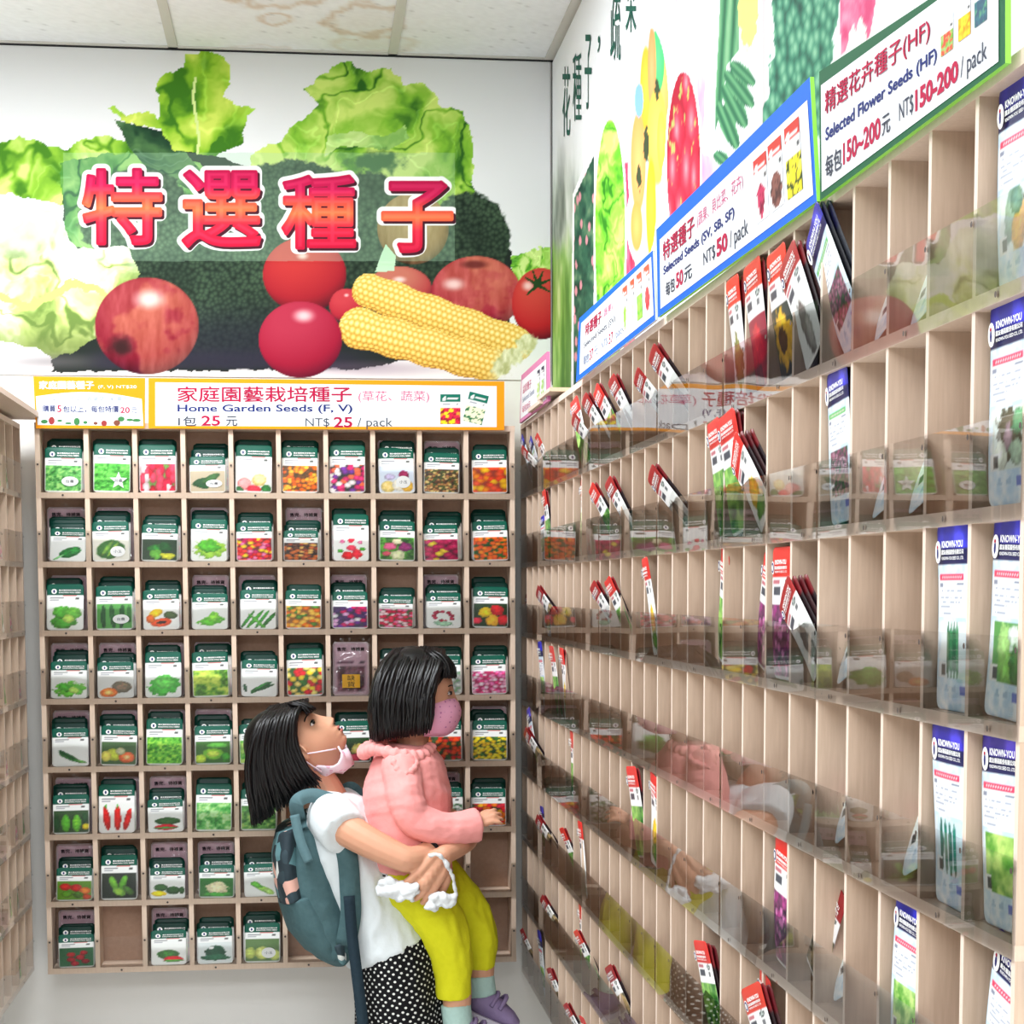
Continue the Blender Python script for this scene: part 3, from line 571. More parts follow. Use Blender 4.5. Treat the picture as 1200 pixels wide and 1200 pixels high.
# ------------------------------------------------------------------ racks
def seed_rack(label, axis, plane, s0, pitch, ncol, z_top, dz, nrow, depth, th_v, th_h, guard, gh, face=1, top_board=None, gseg=None, extra0=0, side_end=None):
    """axis 0: front is the plane y == plane, columns along +x; axis 1: front is x == plane, columns along -y (face -1 looks to -x)"""
    def B(m, s_a, s_b, d_a, d_b, z_a, z_b, k=0):
        if axis == 0: m.box(s_a, s_b, plane+d_a, plane+d_b, z_a, z_b, k)
        else:
            xa, xb = (plane+d_a, plane+d_b) if face < 0 else (plane-d_b, plane-d_a)
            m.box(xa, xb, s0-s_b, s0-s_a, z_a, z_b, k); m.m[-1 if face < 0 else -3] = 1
    o0 = s0 if axis == 0 else 0.
    root = thing('seed_rack', label, 'rack', (o0+pitch*ncol/2, plane, z_top-dz*nrow) if axis == 0 else (plane, s0-pitch*ncol/2, z_top-dz*nrow))
    zb = z_top-dz*nrow; S1 = o0+pitch*ncol
    def done(m, name, mats): m.build(name, mats, root)
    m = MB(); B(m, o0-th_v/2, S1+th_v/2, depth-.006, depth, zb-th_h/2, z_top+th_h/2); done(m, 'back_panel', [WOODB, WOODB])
    for i in range(ncol+1):
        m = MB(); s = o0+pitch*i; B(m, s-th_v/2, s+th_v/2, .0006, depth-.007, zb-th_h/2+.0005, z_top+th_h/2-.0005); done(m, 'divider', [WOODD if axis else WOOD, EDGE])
    for j in range(nrow+1):
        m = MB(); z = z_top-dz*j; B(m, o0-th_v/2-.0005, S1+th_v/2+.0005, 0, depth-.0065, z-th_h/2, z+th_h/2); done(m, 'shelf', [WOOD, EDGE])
    for j in range(nrow):
        z = z_top-dz*(j+1)
        for (a, b) in (gseg or [(0, ncol)]):
            m = MB(); sa, sb = o0+pitch*a, o0+pitch*b
            d = -.0016
            if axis == 0: m.add([(sa-th_v/2, plane+d, z-th_h/2), (sb+th_v/2, plane+d, z-th_h/2), (sb+th_v/2, plane+d, z+gh), (sa-th_v/2, plane+d, z+gh)], [(0, 1, 2, 3)], 0)
            else:
                X = plane+d if face < 0 else plane-d
                m.add([(X, s0-sa+th_v/2, z-th_h/2), (X, s0-sb-th_v/2, z-th_h/2), (X, s0-sb-th_v/2, z+gh), (X, s0-sa+th_v/2, z+gh)], [(0, 1, 2, 3)], 0)
            ca = 2 if axis == 0 else 0
            ks = range(a, b+1)
            for i in ks:
                s = o0+pitch*i
                for (ds, zz) in ((0, z+gh-.010), (pitch/2, z)):
                    if i == b and ds: continue
                    if ds and (i+j) % 2: continue
                    p = (s+ds, plane-.0026, zz) if axis == 0 else ((plane-.0026 if face < 0 else plane+.0026), s0-s-ds, zz)
                    m.disc(p, .0026, 1 if axis == 0 else 0, 8, 1)
            done(m, 'front_guard', [ACRYLB if axis == 0 else ACRYLL if face > 0 else ACRYL, SCREW])
    if top_board:
        m = MB()
        for (a, b, d0, d1, z0, z1) in top_board: B(m, a, b, d0, d1, z0, z1)
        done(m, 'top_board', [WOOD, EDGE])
    for ch in root.children: ch.matrix_parent_inverse = Matrix.Translation(-root.location)
    return root
BP, BZ = .11, .1592                                     # back rack pitch
RPITCH, RDZ, RY0, RZT = .1065, .167, -.312+4*.1065, Z0+.0129
LP = .1065
rack_b = seed_rack('pale plywood pigeonhole rack full of green-topped packets on the back wall', 0, 0., 0., BP, 10, Z0, BZ, 8, .085, .011, .013, True, .080)
NR = 29
rack_r = seed_rack('long pale plywood pigeonhole rack with clear guards along the side wall', 1, XR, RY0, RPITCH, NR, RZT, RDZ, 8, .085, .0075, .012, True, .073, face=-1,
    gseg=[(0, 5), (5, 11), (11, 16), (16, 20), (20, 24), (24, NR)], top_board=[(2.2, 2.2+.34, .0, .06, RZT+.008, RZT+.016)] and [(.30, .50, -.02, .08, RZT+.007, RZT+.015), (.46, .66, -.02, .08, RZT+.016, RZT+.024)])
rack_l = seed_rack('half-seen plywood rack at the near end of the aisle facing the long rack', 1, -.045, .045, LP, 9, Z0+.0, .1592, 8, .085, .0075, .012, True, .075, face=1, top_board=[(-.005, .96, -.052, .08, Z0+.017, Z0+.029)])
# ------------------------------------------------------------------ seed packets
def mass(cols, sc=7, gap=.5, bg=(30, 50, 26), seed=1, asp=1.):
    def f(u, v):
        d1, d2, c = worley(u*sc+3, v*sc*1.1*asp, seed); k = np.minimum((c*len(cols)).astype(int), len(cols)-1)
        col = np.array(cols, float)[k]*(1.16-.6*d1)[..., None]; return over(col, sst(gap, gap+.25, d1), bg)
    return f
def foliage(dark=(30, 84, 30), light=(170, 214, 110), sc=6, seed=1, asp=1.):
    def f(u, v):
        t = fbm(u*sc+seed, v*sc*asp, seed, 4); return ramp(np.clip((t-.28)/.42, 0, 1), [(0, dark), (.5, (np.array(dark)+np.array(light))/2), (1, light)])
    return f
def obj(bg, items, bgf=None):
    """plain ground with ellipses (cx, cy, rx, ry, degrees, colour[, edge wobble])"""
    def f(u, v):
        img = bgf(u, v) if bgf else np.zeros(u.shape+(3,))+np.array(bg, float)
        for k, it in enumerate(items):
            cx, cy, rx, ry, a, col = it[:6]; wob = it[6] if len(it) > 6 else .12
            c, s = math.cos(R(a)), math.sin(R(a)); x, y = u-cx, (v-cy)*.9; p, q = (x*c+y*s)/rx, (-x*s+y*c)/ry
            d = np.hypot(p, q)+(fbm(u*9, v*9, k+3)-.5)*wob*2
            sh = np.clip(1.12-.30*d*d+.2*q*.4+(fbm(u*16, v*16, k)-.5)*.36, .5, 1.3)
            img = over(img, sst(1.06, .92, d), np.clip(np.array(col, float)*sh[..., None], 0, 255))
        return img
    return f
def ring(cx, cy, r, n, er, cols, seed=0):
    rnd = random.Random(seed); return [(cx+r*math.cos(6.28*k/n+rnd.random()*.4)*(.4+.6*rnd.random()), cy+r*.8*math.sin(6.28*k/n)*(.4+.6*rnd.random()), er, er*.9, 0, cols[k % len(cols)], .3) for k in range(n)]
WT = (244, 246, 244)
GRN = (0, 88, 70)
def face_green(pic, head=GRN, seed=0):
    def f(u, v):
        img = np.zeros(u.shape+(3,))+np.array([246, 247, 246]); img = over(img, v > .765, head)
        pu, pv = u, np.clip(v/.60, 0, 1); pc = pic(pu, pv); g = pc.mean(-1, keepdims=True); pc = np.clip(g+(pc-g)*1.2, 0, 255); pc = np.where(pc < 150, pc*.86, pc); img = over(img, (v < .60) & (v > .025) & (u > .03) & (u < .97), pc)
        img = over(img, (np.abs(v-.70) < .014) & (u > .10) & (u < .48), (120, 120, 128)); img = over(img, (np.abs(v-.655) < .010) & (u > .10) & (u < .34), (160, 160, 170))
        img = over(img, (np.abs(v-.685) < .026) & (u > .76) & (u < .88), (90, 92, 90)); img = over(img, (np.abs(v-.742) < .008) & (u > .44) & (u < .8), (222, 130, 130))
        return img
    return f
def face_red(pic, head=(206, 54, 44)):
    def f(u, v):
        img = np.zeros(u.shape+(3,))+np.array([247, 246, 246]); img = over(img, v > .775, head)
        img = over(img, (v < .56) & (v > .02), pic(u, np.clip(v/.56, 0, 1)))
        img = over(img, np.hypot((u-.78)/.10, (v-.735)/.028) < 1, (52, 62, 60)); img = over(img, np.hypot((u-.78)/.06, (v-.735)/.012) < 1, (180, 190, 186))
        img = over(img, (np.abs(v-.735) < .012) & (u > .08) & (u < .42), (190, 110, 120)); img = over(img, (np.abs(v-.665) < .03) & (u > .12) & (u < .46), (70, 74, 84))
        img = over(img, (np.abs(v-.60) < .006) & (u > .08) & (u < .66), (150, 150, 160)); img = over(img, (np.abs(v-.66) < .03) & (u > .70) & (u < .86), (110, 112, 116)); return img
    return f
def face_blue(pic, strip=(226, 54, 94), head=(44, 44, 168)):
    def f(u, v):
        w = fbm(u*7, v*14, 3); img = ramp(np.clip((w-.35)/.3, 0, 1), [(0, (196, 222, 242)), (1, (240, 247, 252))])
        hc = ramp(fbm(u*3, v*6, 8), [(.35, np.array(head)*.8), (.6, head), (.75, np.minimum(np.array(head)*1.25+12, 255))]); img = over(img, v > .80, hc); img = over(img, (v > .78) & (v < .865), (28, 28, 84))
        img = over(img, (v < .70) & (v > .505) & (u > .06) & (u < .94), (246, 249, 252)); s = (np.abs(v-.715) < .019) & (u > .07) & (u < .86); img = over(img, s, strip)
        img = over(img, (np.abs(v-.715) < .006) & (u > .16) & (u < .80) & (np.floor(u*34) % 2 == 0), (250, 220, 226))
        img = over(img, (np.abs(v-.675) < .010) & (u > .66) & (u < .86), (120, 128, 150)); img = over(img, (np.abs(v-.672) < .012) & (u > .08) & (u < .20), (130, 136, 156))
        for k in range(5): img = over(img, (np.abs(v-.635+k*.028) < .005) & (u > (.10 if k % 2 else .14)) & (u < (.80 if k < 3 else .5)) & (vnoise(u*26, v*0+k, 5) > .35), (160, 166, 184))
        img = over(img, (v < .475) & (v > .17) & (u > .13) & (u < .90), pic(np.clip((u-.13)/.77, 0, 1), np.clip((v-.17)/.305, 0, 1)))
        img = over(img, (v < .255) & (v > .175) & (u > .08) & (u < .30), (238, 238, 238)); img = over(img, (v < .25) & (v > .19) & (u > .10) & (u < .28) & (np.floor(u*60) % 2 == 0), (70, 70, 70))
        img = over(img, (np.abs(v-.12) < .024) & (u > .72) & (u < .88), (110, 130, 210)); img = over(img, (np.abs(v-.12) < .02) & (u > .2) & (u < .6) & (vnoise(u*12, v*20, 2) > .55), (176, 204, 226)); return img
    return f
CARDPINK = (196, 150, 170)
def face_card(pic=None):
    def f(u, v):
        img = np.zeros(u.shape+(3,))+np.array([214, 176, 190]); img = over(img, (u < .05) | (u > .95) | (v > .965) | (v < .03), (236, 222, 226))
        img = over(img, (v < .56) & (v > .06) & (u > .08) & (u < .92), mass([(120, 60, 80), (90, 40, 60), (150, 90, 110)], 8, .6, (60, 34, 44), 4)(u, v)); img = over(img, (np.abs(v-.62) < .012) & (u > .1) & (u < .6), (110, 70, 90)); img = over(img, (np.abs(v-.64) < .025) & (u > .76) & (u < .86), (70, 60, 70)); return img
    return f
def packet_mesh(name, w, h, t, face, nx, ny, rc=.008, back=(238, 240, 238), head=None, bow=0., wave=0., seed=0):
    u, v = np.meshgrid(np.linspace(0, 1, nx), np.linspace(0, 1, ny)); img = face(u, v)
    d = np.minimum(v, 1-v)*h; half = w/2-np.where(d < rc, rc-np.sqrt(np.clip(rc*rc-(rc-d)**2, 0, None)), 0)
    X = (u-.5)*2*half; e = (1-(2*u-1)**4)*(1-(2*v-1)**4); Y = -t*e + bow*(v-.5)**2*4 + wave*np.sin(v*5+seed)*.5 + wave*np.sin(u*4+v*3+seed)*.4; Z = v*h
    P = np.stack([X, Y, Z], -1).reshape(-1, 3); k = np.arange(nx*ny).reshape(ny, nx)
    F = np.stack([k[:-1, :-1], k[:-1, 1:], k[1:, 1:], k[1:, :-1]], -1).reshape(-1, 4).tolist()
    bv = list(range(nx*ny, nx*ny*2)) if False else None
    B = P.copy(); B[:, 1] = (Y+t*e+t*.6*e+.0004).ravel(); kb = k+nx*ny
    F += np.stack([kb[:-1, :-1], kb[1:, :-1], kb[1:, 1:], kb[:-1, 1:]], -1).reshape(-1, 4).tolist()
    ed = np.concatenate([k[0, :], k[1:, -1], k[-1, ::-1][1:], k[::-1, 0][1:]]); F += [(int(b), int(a), int(a)+nx*ny, int(b)+nx*ny) for a, b in zip(ed[:-1], ed[1:])]
    me = bpy.data.meshes.new(name); me.from_pydata(np.concatenate([P, B]).tolist(), [], F); me.polygons.foreach_set('use_smooth', [True]*len(F))
    bk = np.zeros((ny, nx, 3))+np.array(back, float)
    if head is not None: bk = over(bk, v > .77, head)
    paint(me, np.concatenate([img.reshape(-1, 3), bk.reshape(-1, 3)])); me.materials.append(PAPER); return me
INK_LOGO = mat('ink_logo_blue', (40, 40, 110), .5, .3, 4)
def logo_mesh(w, h, t, kind):
    m = MB(); y = -t-(.0014 if kind in ('green', 'card') else .0018)
    E = lambda cx, cz, rx, rz, k, dy=0, n=18: m.add([(cx+rx*math.cos(6.2832*i/n), y-dy, cz+rz*math.sin(6.2832*i/n)) for i in range(n)], [tuple(range(n))], k)
    T = lambda s, a, b, c, d, b_=.03: letters(m, s, (a-.5)*w, (b-.5)*w, c*h, d*h, lambda p, q: (p, y, q), 0, b_)
    if kind == 'green':
        E((.20-.5)*w, .835*h, .075*w, .075*w, 0); E((.20-.5)*w, .835*h, .026*w, .046*w, 1, .0003, 10)
        T('農友種苗股份有限公司', .33, .92, .845, .875); T('KNOWN-YOU SEED', .33, .92, .795, .825)
    elif kind == 'red':
        E((.17-.5)*w, .845*h, .075*w, .05*h, 0); E((.17-.5)*w, .845*h, .058*w, .040*h, 1, .0003); E((.17-.5)*w, .845*h, .03*w, .026*h, 0, .0005, 10)
        T('KNOWN-YOU', .29, .90, .868, .905); T('農友種苗股份有限公司', .29, .92, .832, .856, .012); T('KNOWN-YOU SEED CO., LTD.', .29, .92, .803, .822, .012)
    elif kind == 'blue':
        E((.16-.5)*w, .845*h, .085*w, .060*h, 0); E((.16-.5)*w, .845*h, .066*w, .048*h, 0, .0002); E((.16-.5)*w, .838*h, .026*w, .030*h, 1, .0005, 10); E((.16-.5)*w, .872*h, .022*w, .010*h, 2, .0006, 8)
        T('KNOWN-YOU', .28, .92, .866, .903); T('農友種苗股份有限公司', .28, .94, .830, .856, .012); T('KNOWN-YOU SEED CO., LTD.', .28, .94, .800, .820, .012)
    elif kind == 'card':
        T('售完．待補貨', .12, .88, .83, .90, .02)
    mats = [INK_WHITE, INK_LOGO, INK_RED] if kind != 'card' else [INK_BLACK]
    return m.mesh('lettering', mats)
PW, PH, PT = .084, .113, .0014
LOGO = {'green': logo_mesh(PW, PH, PT, 'green'), 'red': logo_mesh(.082, .150, .0016, 'red'), 'blue': logo_mesh(.084, .158, .0016, 'blue'), 'card': logo_mesh(.086, .128, .0008, 'card')}
ROW = ['top', 'second', 'third', 'fourth', 'fifth', 'sixth', 'seventh', 'bottom']
RED_, YEL, PNK, MAG, PUR, ORG, CRM = (206, 40, 52), (248, 212, 60), (240, 150, 180), (200, 40, 120), (130, 60, 150), (244, 140, 44), (246, 232, 200)
LG, MG, DG = (150, 206, 90), (84, 156, 60), (36, 88, 44)
blob = foliage
FR = foliage((24, 70, 30), (120, 180, 80), 7, 3)
CELLS = {  # (row, column): (picture words, painter, sideways shift, height scale, packets behind, tag)
 (0, 0): ('fine green sprouts', foliage((52, 120, 52), (168, 216, 150), 14, 2), 0, .90, 2, 'oval'), (0, 1): ('dense green grass', foliage((48, 130, 40), (150, 216, 120), 13, 4), 0, .98, 2, 'star'),
 (0, 2): ('red and white radishes', mass([(206, 44, 84), (240, 220, 224), (226, 90, 120), (190, 30, 60)], 7, .6, (120, 150, 80), 3, .45), -.004, .96, 2, None), (0, 3): ('dark leaf on buff', obj((198, 184, 160), [(.4, .5, .34, .16, 20, DG), (.6, .65, .3, .12, 40, (60, 110, 50)), (.35, .3, .2, .1, -20, DG)]), 0, .74, 3, 'oval'),
 (0, 4): ('pale tomatoes under painted glare', obj((232, 236, 232), [(.25, .3, .2, .2, 0, (240, 170, 170)), (.65, .45, .2, .2, 0, (250, 226, 170)), (.5, .12, .2, .14, 0, (220, 70, 90)), (.85, .15, .14, .12, 0, (60, 130, 70)), (.1, .1, .12, .1, 0, (60, 120, 70))]), -.004, .96, 2, None),  # tomato colours bleached to hold the glare in the print
 (0, 5): ('small orange blooms', mass([(240, 150, 40), (226, 120, 30), (250, 190, 80), (120, 80, 40)], 8, .5, (90, 70, 40), 5), -.006, .94, 4, None), (0, 6): ('magenta mixed blossoms', mass([MAG, (240, 130, 90), (250, 240, 240), PUR, (230, 70, 140)], 6, .52, (40, 52, 44), 7), -.006, .98, 1, None),
 (0, 7): ('onions and purple bulb', obj((214, 222, 236), [(.25, .25, .2, .2, 0, (230, 206, 150)), (.55, .3, .18, .2, 0, (246, 240, 226)), (.7, .65, .14, .15, 0, (150, 50, 100)), (.3, .6, .16, .1, 0, (200, 190, 220)), (.8, .25, .16, .2, 0, (240, 190, 90))]), .002, .94, 2, 'disc'), (0, 8): ('brown speckled beans', mass([(190, 150, 100), (120, 80, 50), (226, 200, 150), (100, 110, 60)], 11, .55, (60, 46, 34), 8), -.004, .82, 1, None),
 (0, 9): ('orange and red zinnias', mass([(246, 150, 40), (250, 190, 50), (226, 90, 50), (230, 110, 70)], 5, .6, (150, 70, 60), 11), .002, .90, 1, None),
 (1, 0): ('single broad green leaf', obj(WT, [(.55, .45, .34, .2, 35, (52, 128, 66)), (.7, .55, .2, .15, 60, (60, 140, 74)), (.25, .2, .04, .22, -50, (150, 200, 150))]), .006, .66, 3, None), (1, 1): ('round striped melon', obj((226, 224, 214), [(.48, .5, .4, .34, 30, (70, 124, 60)), (.4, .55, .3, .06, 60, (130, 160, 80)), (.55, .5, .3, .05, 60, (150, 176, 90))]), -.004, .80, 2, 'disc'),
 (1, 2): ('dark broccoli heads', obj((60, 80, 60), [(.4, .55, .25, .2, 0, (60, 130, 60), .5), (.65, .65, .2, .17, 0, (44, 100, 52), .5), (.4, .3, .16, .22, 0, (120, 170, 80), .4), (.7, .25, .2, .12, 0, (210, 210, 80), .4)]), -.004, .74, 2, None), (1, 3): ('pale curly lettuce', obj(WT, [(.5, .5, .42, .34, 0, (170, 212, 100), .5), (.5, .6, .3, .2, 0, (110, 180, 70), .5)], None), 0, .84, 2, None),
 (1, 4): ('red and yellow daisies', mass([RED_, YEL, PNK, (240, 90, 80), MAG], 7, .5, (120, 60, 60), 12), -.004, .78, 2, None), (1, 5): ('brown autumn blooms', mass([(150, 80, 50), (190, 120, 60), (110, 70, 50), (210, 170, 110)], 7, .5, (46, 36, 34), 14), -.006, .62, 2, None),
 (1, 6): ('red roses on white', obj(WT, [(.4, .2, .16, .14, 0, RED_, .4), (.66, .25, .14, .14, 0, (224, 60, 80), .4), (.5, .45, .14, .1, 0, (226, 80, 110), .4), (.5, .72, .09, .08, 0, (226, 60, 90), .4), (.75, .66, .07, .06, 0, PNK, .4), (.25, .68, .08, .07, 0, PNK, .4), (.2, .35, .08, .06, 0, MG), (.82, .42, .08, .06, 0, MG)]), .002, .96, 1, None),
 (1, 7): ('pink and purple lilies', obj(WT, [(.3, .6, .2, .16, 0, (230, 130, 160), .4), (.72, .6, .2, .17, 0, (150, 60, 130), .4), (.5, .25, .24, .18, 0, (226, 232, 190), .4), (.5, .8, .14, .1, 0, CRM, .4), (.2, .3, .12, .1, 0, (210, 110, 130), .4)], FR), 0, .82, 2, None), (1, 8): ('magenta daisies', mass([(190, 50, 110), (206, 70, 130), (170, 36, 96), (240, 210, 90)], 5, .62, (90, 30, 60), 15), -.004, .74, 3, None),
 (1, 9): ('orange marigolds on green', mass([(246, 130, 40), (250, 150, 50), (66, 120, 50), (240, 110, 40)], 7, .5, (40, 92, 44), 16), .004, .82, 3, None),
 (2, 0): ('round green cabbages', obj(WT, [(.45, .3, .34, .25, 0, (96, 160, 70), .3), (.4, .65, .25, .2, 0, (110, 176, 80), .3), (.72, .6, .22, .2, 0, (130, 186, 90), .3), (.6, .4, .16, .14, 0, (190, 222, 130), .3)]), -.003, .92, 1, None), (2, 1): ('hanging cucumbers', obj((100, 150, 90), [(.2, .5, .07, .4, 0, DG), (.45, .5, .07, .44, 5, (46, 100, 50)), (.7, .5, .08, .42, -4, DG), (.9, .6, .06, .3, 0, (60, 120, 60))]), 0, .88, 2, 'oval'),
 (2, 2): ('halved papaya', obj(WT, [(.35, .7, .2, .14, 30, (246, 204, 40)), (.75, .6, .2, .14, -10, (90, 110, 70)), (.5, .3, .3, .16, 10, (226, 106, 56)), (.5, .3, .14, .06, 10, (60, 40, 30)), (.2, .45, .12, .16, 0, (220, 130, 60))]), -.002, .80, 2, None), (2, 3): ('loose lettuce on white', obj(WT, [(.5, .4, .36, .18, 15, (120, 190, 70), .5), (.6, .6, .2, .16, 40, (150, 210, 90), .5)]), 0, .72, 2, None),
 (2, 4): ('green bean pods', obj(WT, [(.2, .4, .05, .4, -30, (70, 140, 60)), (.4, .4, .06, .44, -35, MG), (.6, .4, .05, .4, -30, (80, 150, 70)), (.8, .4, .06, .4, -35, (60, 126, 56)), (.5, .3, .05, .4, 40, (110, 170, 80))]), .002, .80, 2, None), (2, 5): ('apricot poppies', mass([(246, 170, 70), (250, 200, 110), (240, 140, 60), (110, 150, 70)], 6, .5, (150, 120, 70), 18), -.002, .78, 1, None),
 (2, 6): ('purple and white petunias', mass([PUR, (240, 236, 244), MAG, (90, 50, 120), (226, 180, 220)], 6, .52, (70, 60, 90), 19), -.002, .76, 2, None), (2, 7): ('pink carnations', mass([(226, 70, 110), PNK, (200, 40, 90), (250, 220, 226)], 7, .5, (80, 110, 70), 20), -.004, .66, 2, None),
 (2, 8): ('dark red sprays on white', obj(WT, ring(.5, .58, .34, 12, .07, [(150, 40, 70), (176, 70, 100)], 3)+[(.5, .22, .26, .1, 0, (170, 206, 180), .6)]), 0, .72, 2, None), (2, 9): ('yellow and red dahlias', obj((40, 66, 40), [(.35, .62, .2, .2, 0, YEL, .35), (.68, .7, .2, .18, 0, RED_, .35), (.55, .3, .22, .2, 0, (250, 190, 70), .35), (.85, .35, .18, .18, 0, (220, 60, 70), .35), (.12, .3, .14, .14, 0, (226, 70, 100), .35)]), .002, .84, 2, None),
 (3, 0): ('frilly endive', obj(WT, [(.5, .4, .42, .3, 0, (130, 196, 84), .6), (.4, .5, .2, .16, 0, (90, 164, 60), .6), (.65, .35, .16, .14, 0, (190, 224, 130), .6)]), .002, .74, 2, None), (3, 1): ('netted orange melons', obj((226, 228, 226), [(.65, .5, .28, .24, 0, (140, 130, 110)), (.3, .25, .24, .2, 0, (236, 150, 80)), (.3, .25, .12, .1, 0, (250, 200, 140))]), 0, .72, 2, None),
 (3, 2): ('bright crinkled lettuce', obj(WT, [(.5, .42, .42, .34, 10, (96, 180, 84), .5), (.55, .55, .24, .2, 0, (130, 206, 110), .5)]), -.001, .92, 1, None), (3, 3): ('yellow-green greens', foliage((70, 120, 30), (206, 222, 120), 7, 6), 0, .92, 2, None),
 (3, 4): ('bundle of chives', obj(WT, [(.55, .45, .36, .07, 35, (52, 116, 60)), (.5, .4, .36, .06, 45, (70, 140, 76)), (.62, .4, .34, .06, 28, (46, 100, 54)), (.1, .4, .06, .16, 10, (70, 110, 80))]), .002, .74, 2, None), (3, 5): ('red and yellow tulip bed', mass([RED_, YEL, (246, 226, 150), (190, 40, 50), (70, 130, 50)], 6, .5, (50, 96, 44), 24), 0, 1.0, 2, None),
 (3, 8): ('pale grey blossoms', mass([(220, 226, 222), (190, 200, 196), (240, 240, 240)], 6, .6, (150, 170, 150), 25), 0, .80, 2, None), (3, 9): ('pink speckled phlox', mass([(236, 150, 190), (250, 224, 236), (226, 90, 150), (244, 180, 206)], 8, .5, (170, 60, 110), 26), -.001, .80, 2, None),
 (4, 0): ('spring onion bunch', obj(WT, [(.45, .45, .34, .08, -35, (56, 120, 60)), (.5, .35, .36, .07, -30, (70, 136, 70)), (.4, .5, .3, .06, -42, (40, 96, 50)), (.8, .2, .14, .05, -20, (120, 170, 90))]), .002, .76, 2, None), (4, 1): ('guavas and cut papaya', obj((90, 120, 80), [(.35, .45, .2, .24, 20, (196, 206, 100)), (.72, .35, .22, .2, 0, (236, 140, 90)), (.72, .35, .1, .09, 0, (250, 196, 150)), (.15, .4, .14, .2, 0, (226, 216, 130)), (.55, .6, .14, .14, 0, (190, 190, 160))]), .002, .80, 2, None),
 (4, 2): ('mat of young lettuce', foliage((60, 130, 36), (170, 220, 104), 15, 7), -.002, .94, 1, None), (4, 3): ('sliced green melon', obj((70, 120, 50), [(.5, .45, .3, .22, 0, (150, 200, 70)), (.5, .45, .16, .12, 0, (206, 226, 110)), (.15, .25, .16, .16, 0, (190, 216, 90)), (.85, .3, .14, .2, 0, (80, 150, 60)), (.6, .8, .3, .1, 0, (120, 180, 90))]), .002, .78, 2, None),
 (4, 4): ('light green cress', foliage((80, 150, 60), (200, 230, 150), 12, 9), -.004, .80, 1, None), (4, 6): ('pink and cream roses', obj((50, 80, 46), [(.25, .4, .2, .17, 0, PNK, .35), (.65, .55, .22, .18, 0, (246, 232, 150), .35), (.5, .2, .2, .14, 0, (226, 90, 120), .35), (.85, .25, .14, .14, 0, (200, 50, 90), .35)]), .002, .84, 2, None),
 (4, 8): ('orange-red gazanias', mass([(230, 90, 40), (246, 140, 60), (206, 60, 50), (70, 110, 50)], 7, .5, (60, 70, 40), 28), 0, .84, 1, None), (4, 9): ('yellow buttons', mass([(250, 220, 40), (246, 200, 30), (70, 130, 44), (252, 232, 90)], 8, .45, (46, 90, 34), 29), -.001, .82, 2, None),
 (5, 0): ('cut green zucchini', obj((60, 90, 54), [(.35, .45, .12, .34, 0, (120, 190, 70)), (.65, .45, .12, .32, 0, (140, 206, 80)), (.1, .45, .08, .34, 0, DG), (.9, .3, .1, .12, 0, (240, 206, 40)), (.87, .65, .08, .2, 0, DG)]), 0, .78, 2, None), (5, 1): ('three red carrots', obj(WT, [(.22, .5, .10, .36, 8, (196, 36, 32)), (.52, .5, .10, .38, 0, (206, 44, 36)), (.8, .46, .09, .34, -14, (200, 40, 34)), (.52, .93, .03, .08, 0, MG), (.2, .92, .03, .08, 0, MG)]), -.005, 1.0, 1, None),
 (5, 2): ('long red watermelon', obj(WT, [(.55, .55, .36, .17, 0, (60, 106, 54)), (.5, .25, .32, .13, 0, (206, 40, 60)), (.5, .22, .36, .05, 0, (90, 140, 80))]), -.001, .66, 2, None), (5, 3): ('soft green herbs', foliage((70, 140, 70), (190, 226, 170), 9, 12), 0, .96, 1, None), (5, 4): ('mixed salad leaves', foliage((56, 110, 50), (170, 200, 130), 8, 14), -.004, .84, 1, None),
 (5, 7): ('green and white leaves', foliage((44, 96, 60), (220, 232, 220), 6, 15), .0, .78, 1, None), (5, 8): ('white alyssum', mass([(240, 242, 240), (210, 222, 210), (90, 140, 90)], 8, .5, (60, 110, 70), 33), .002, .8, 1, None), (5, 9): ('red and orange portulaca', mass([RED_, ORG, (246, 180, 60), (200, 60, 80)], 6, .5, (50, 80, 40), 34), -.003, .78, 2, None),
 (6, 0): ('red and green tomatoes', obj((120, 150, 60), [(.25, .7, .16, .16, 0, (206, 60, 50)), (.55, .65, .17, .16, 0, (196, 50, 44)), (.8, .5, .16, .16, 0, (226, 140, 60)), (.3, .35, .16, .15, 0, (110, 150, 50)), (.62, .3, .15, .14, 0, (90, 130, 40)), (.85, .2, .12, .12, 0, (190, 90, 50))]), .003, .66, 2, None), (6, 1): ('green peppers on dark', obj((40, 50, 40), [(.35, .6, .1, .26, 20, (130, 176, 70)), (.6, .6, .1, .28, -20, (110, 160, 60)), (.5, .3, .12, .2, 60, (150, 190, 90)), (.75, .35, .1, .2, 40, (90, 130, 60))]), -.003, .90, 2, None),
 (6, 2): ('yellow cut watermelon', obj(WT, [(.3, .6, .2, .18, 0, (60, 110, 50)), (.65, .45, .2, .2, 0, (50, 96, 46)), (.25, .28, .22, .13, 0, (246, 220, 50)), (.9, .45, .08, .18, 0, (56, 100, 50))]), 0, .62, 2, None), (6, 3): ('white cauliflower', obj((60, 130, 60), [(.5, .48, .32, .28, 0, (240, 232, 196), .4), (.5, .15, .4, .1, 0, (90, 160, 80), .4)]), .004, .66, 2, None), (6, 4): ('pale celery stalks', obj(WT, [(.55, .4, .34, .11, -35, (160, 206, 110)), (.35, .62, .2, .1, -30, (120, 180, 80), .4), (.7, .25, .2, .1, -40, (180, 216, 140))]), .001, .66, 2, None),
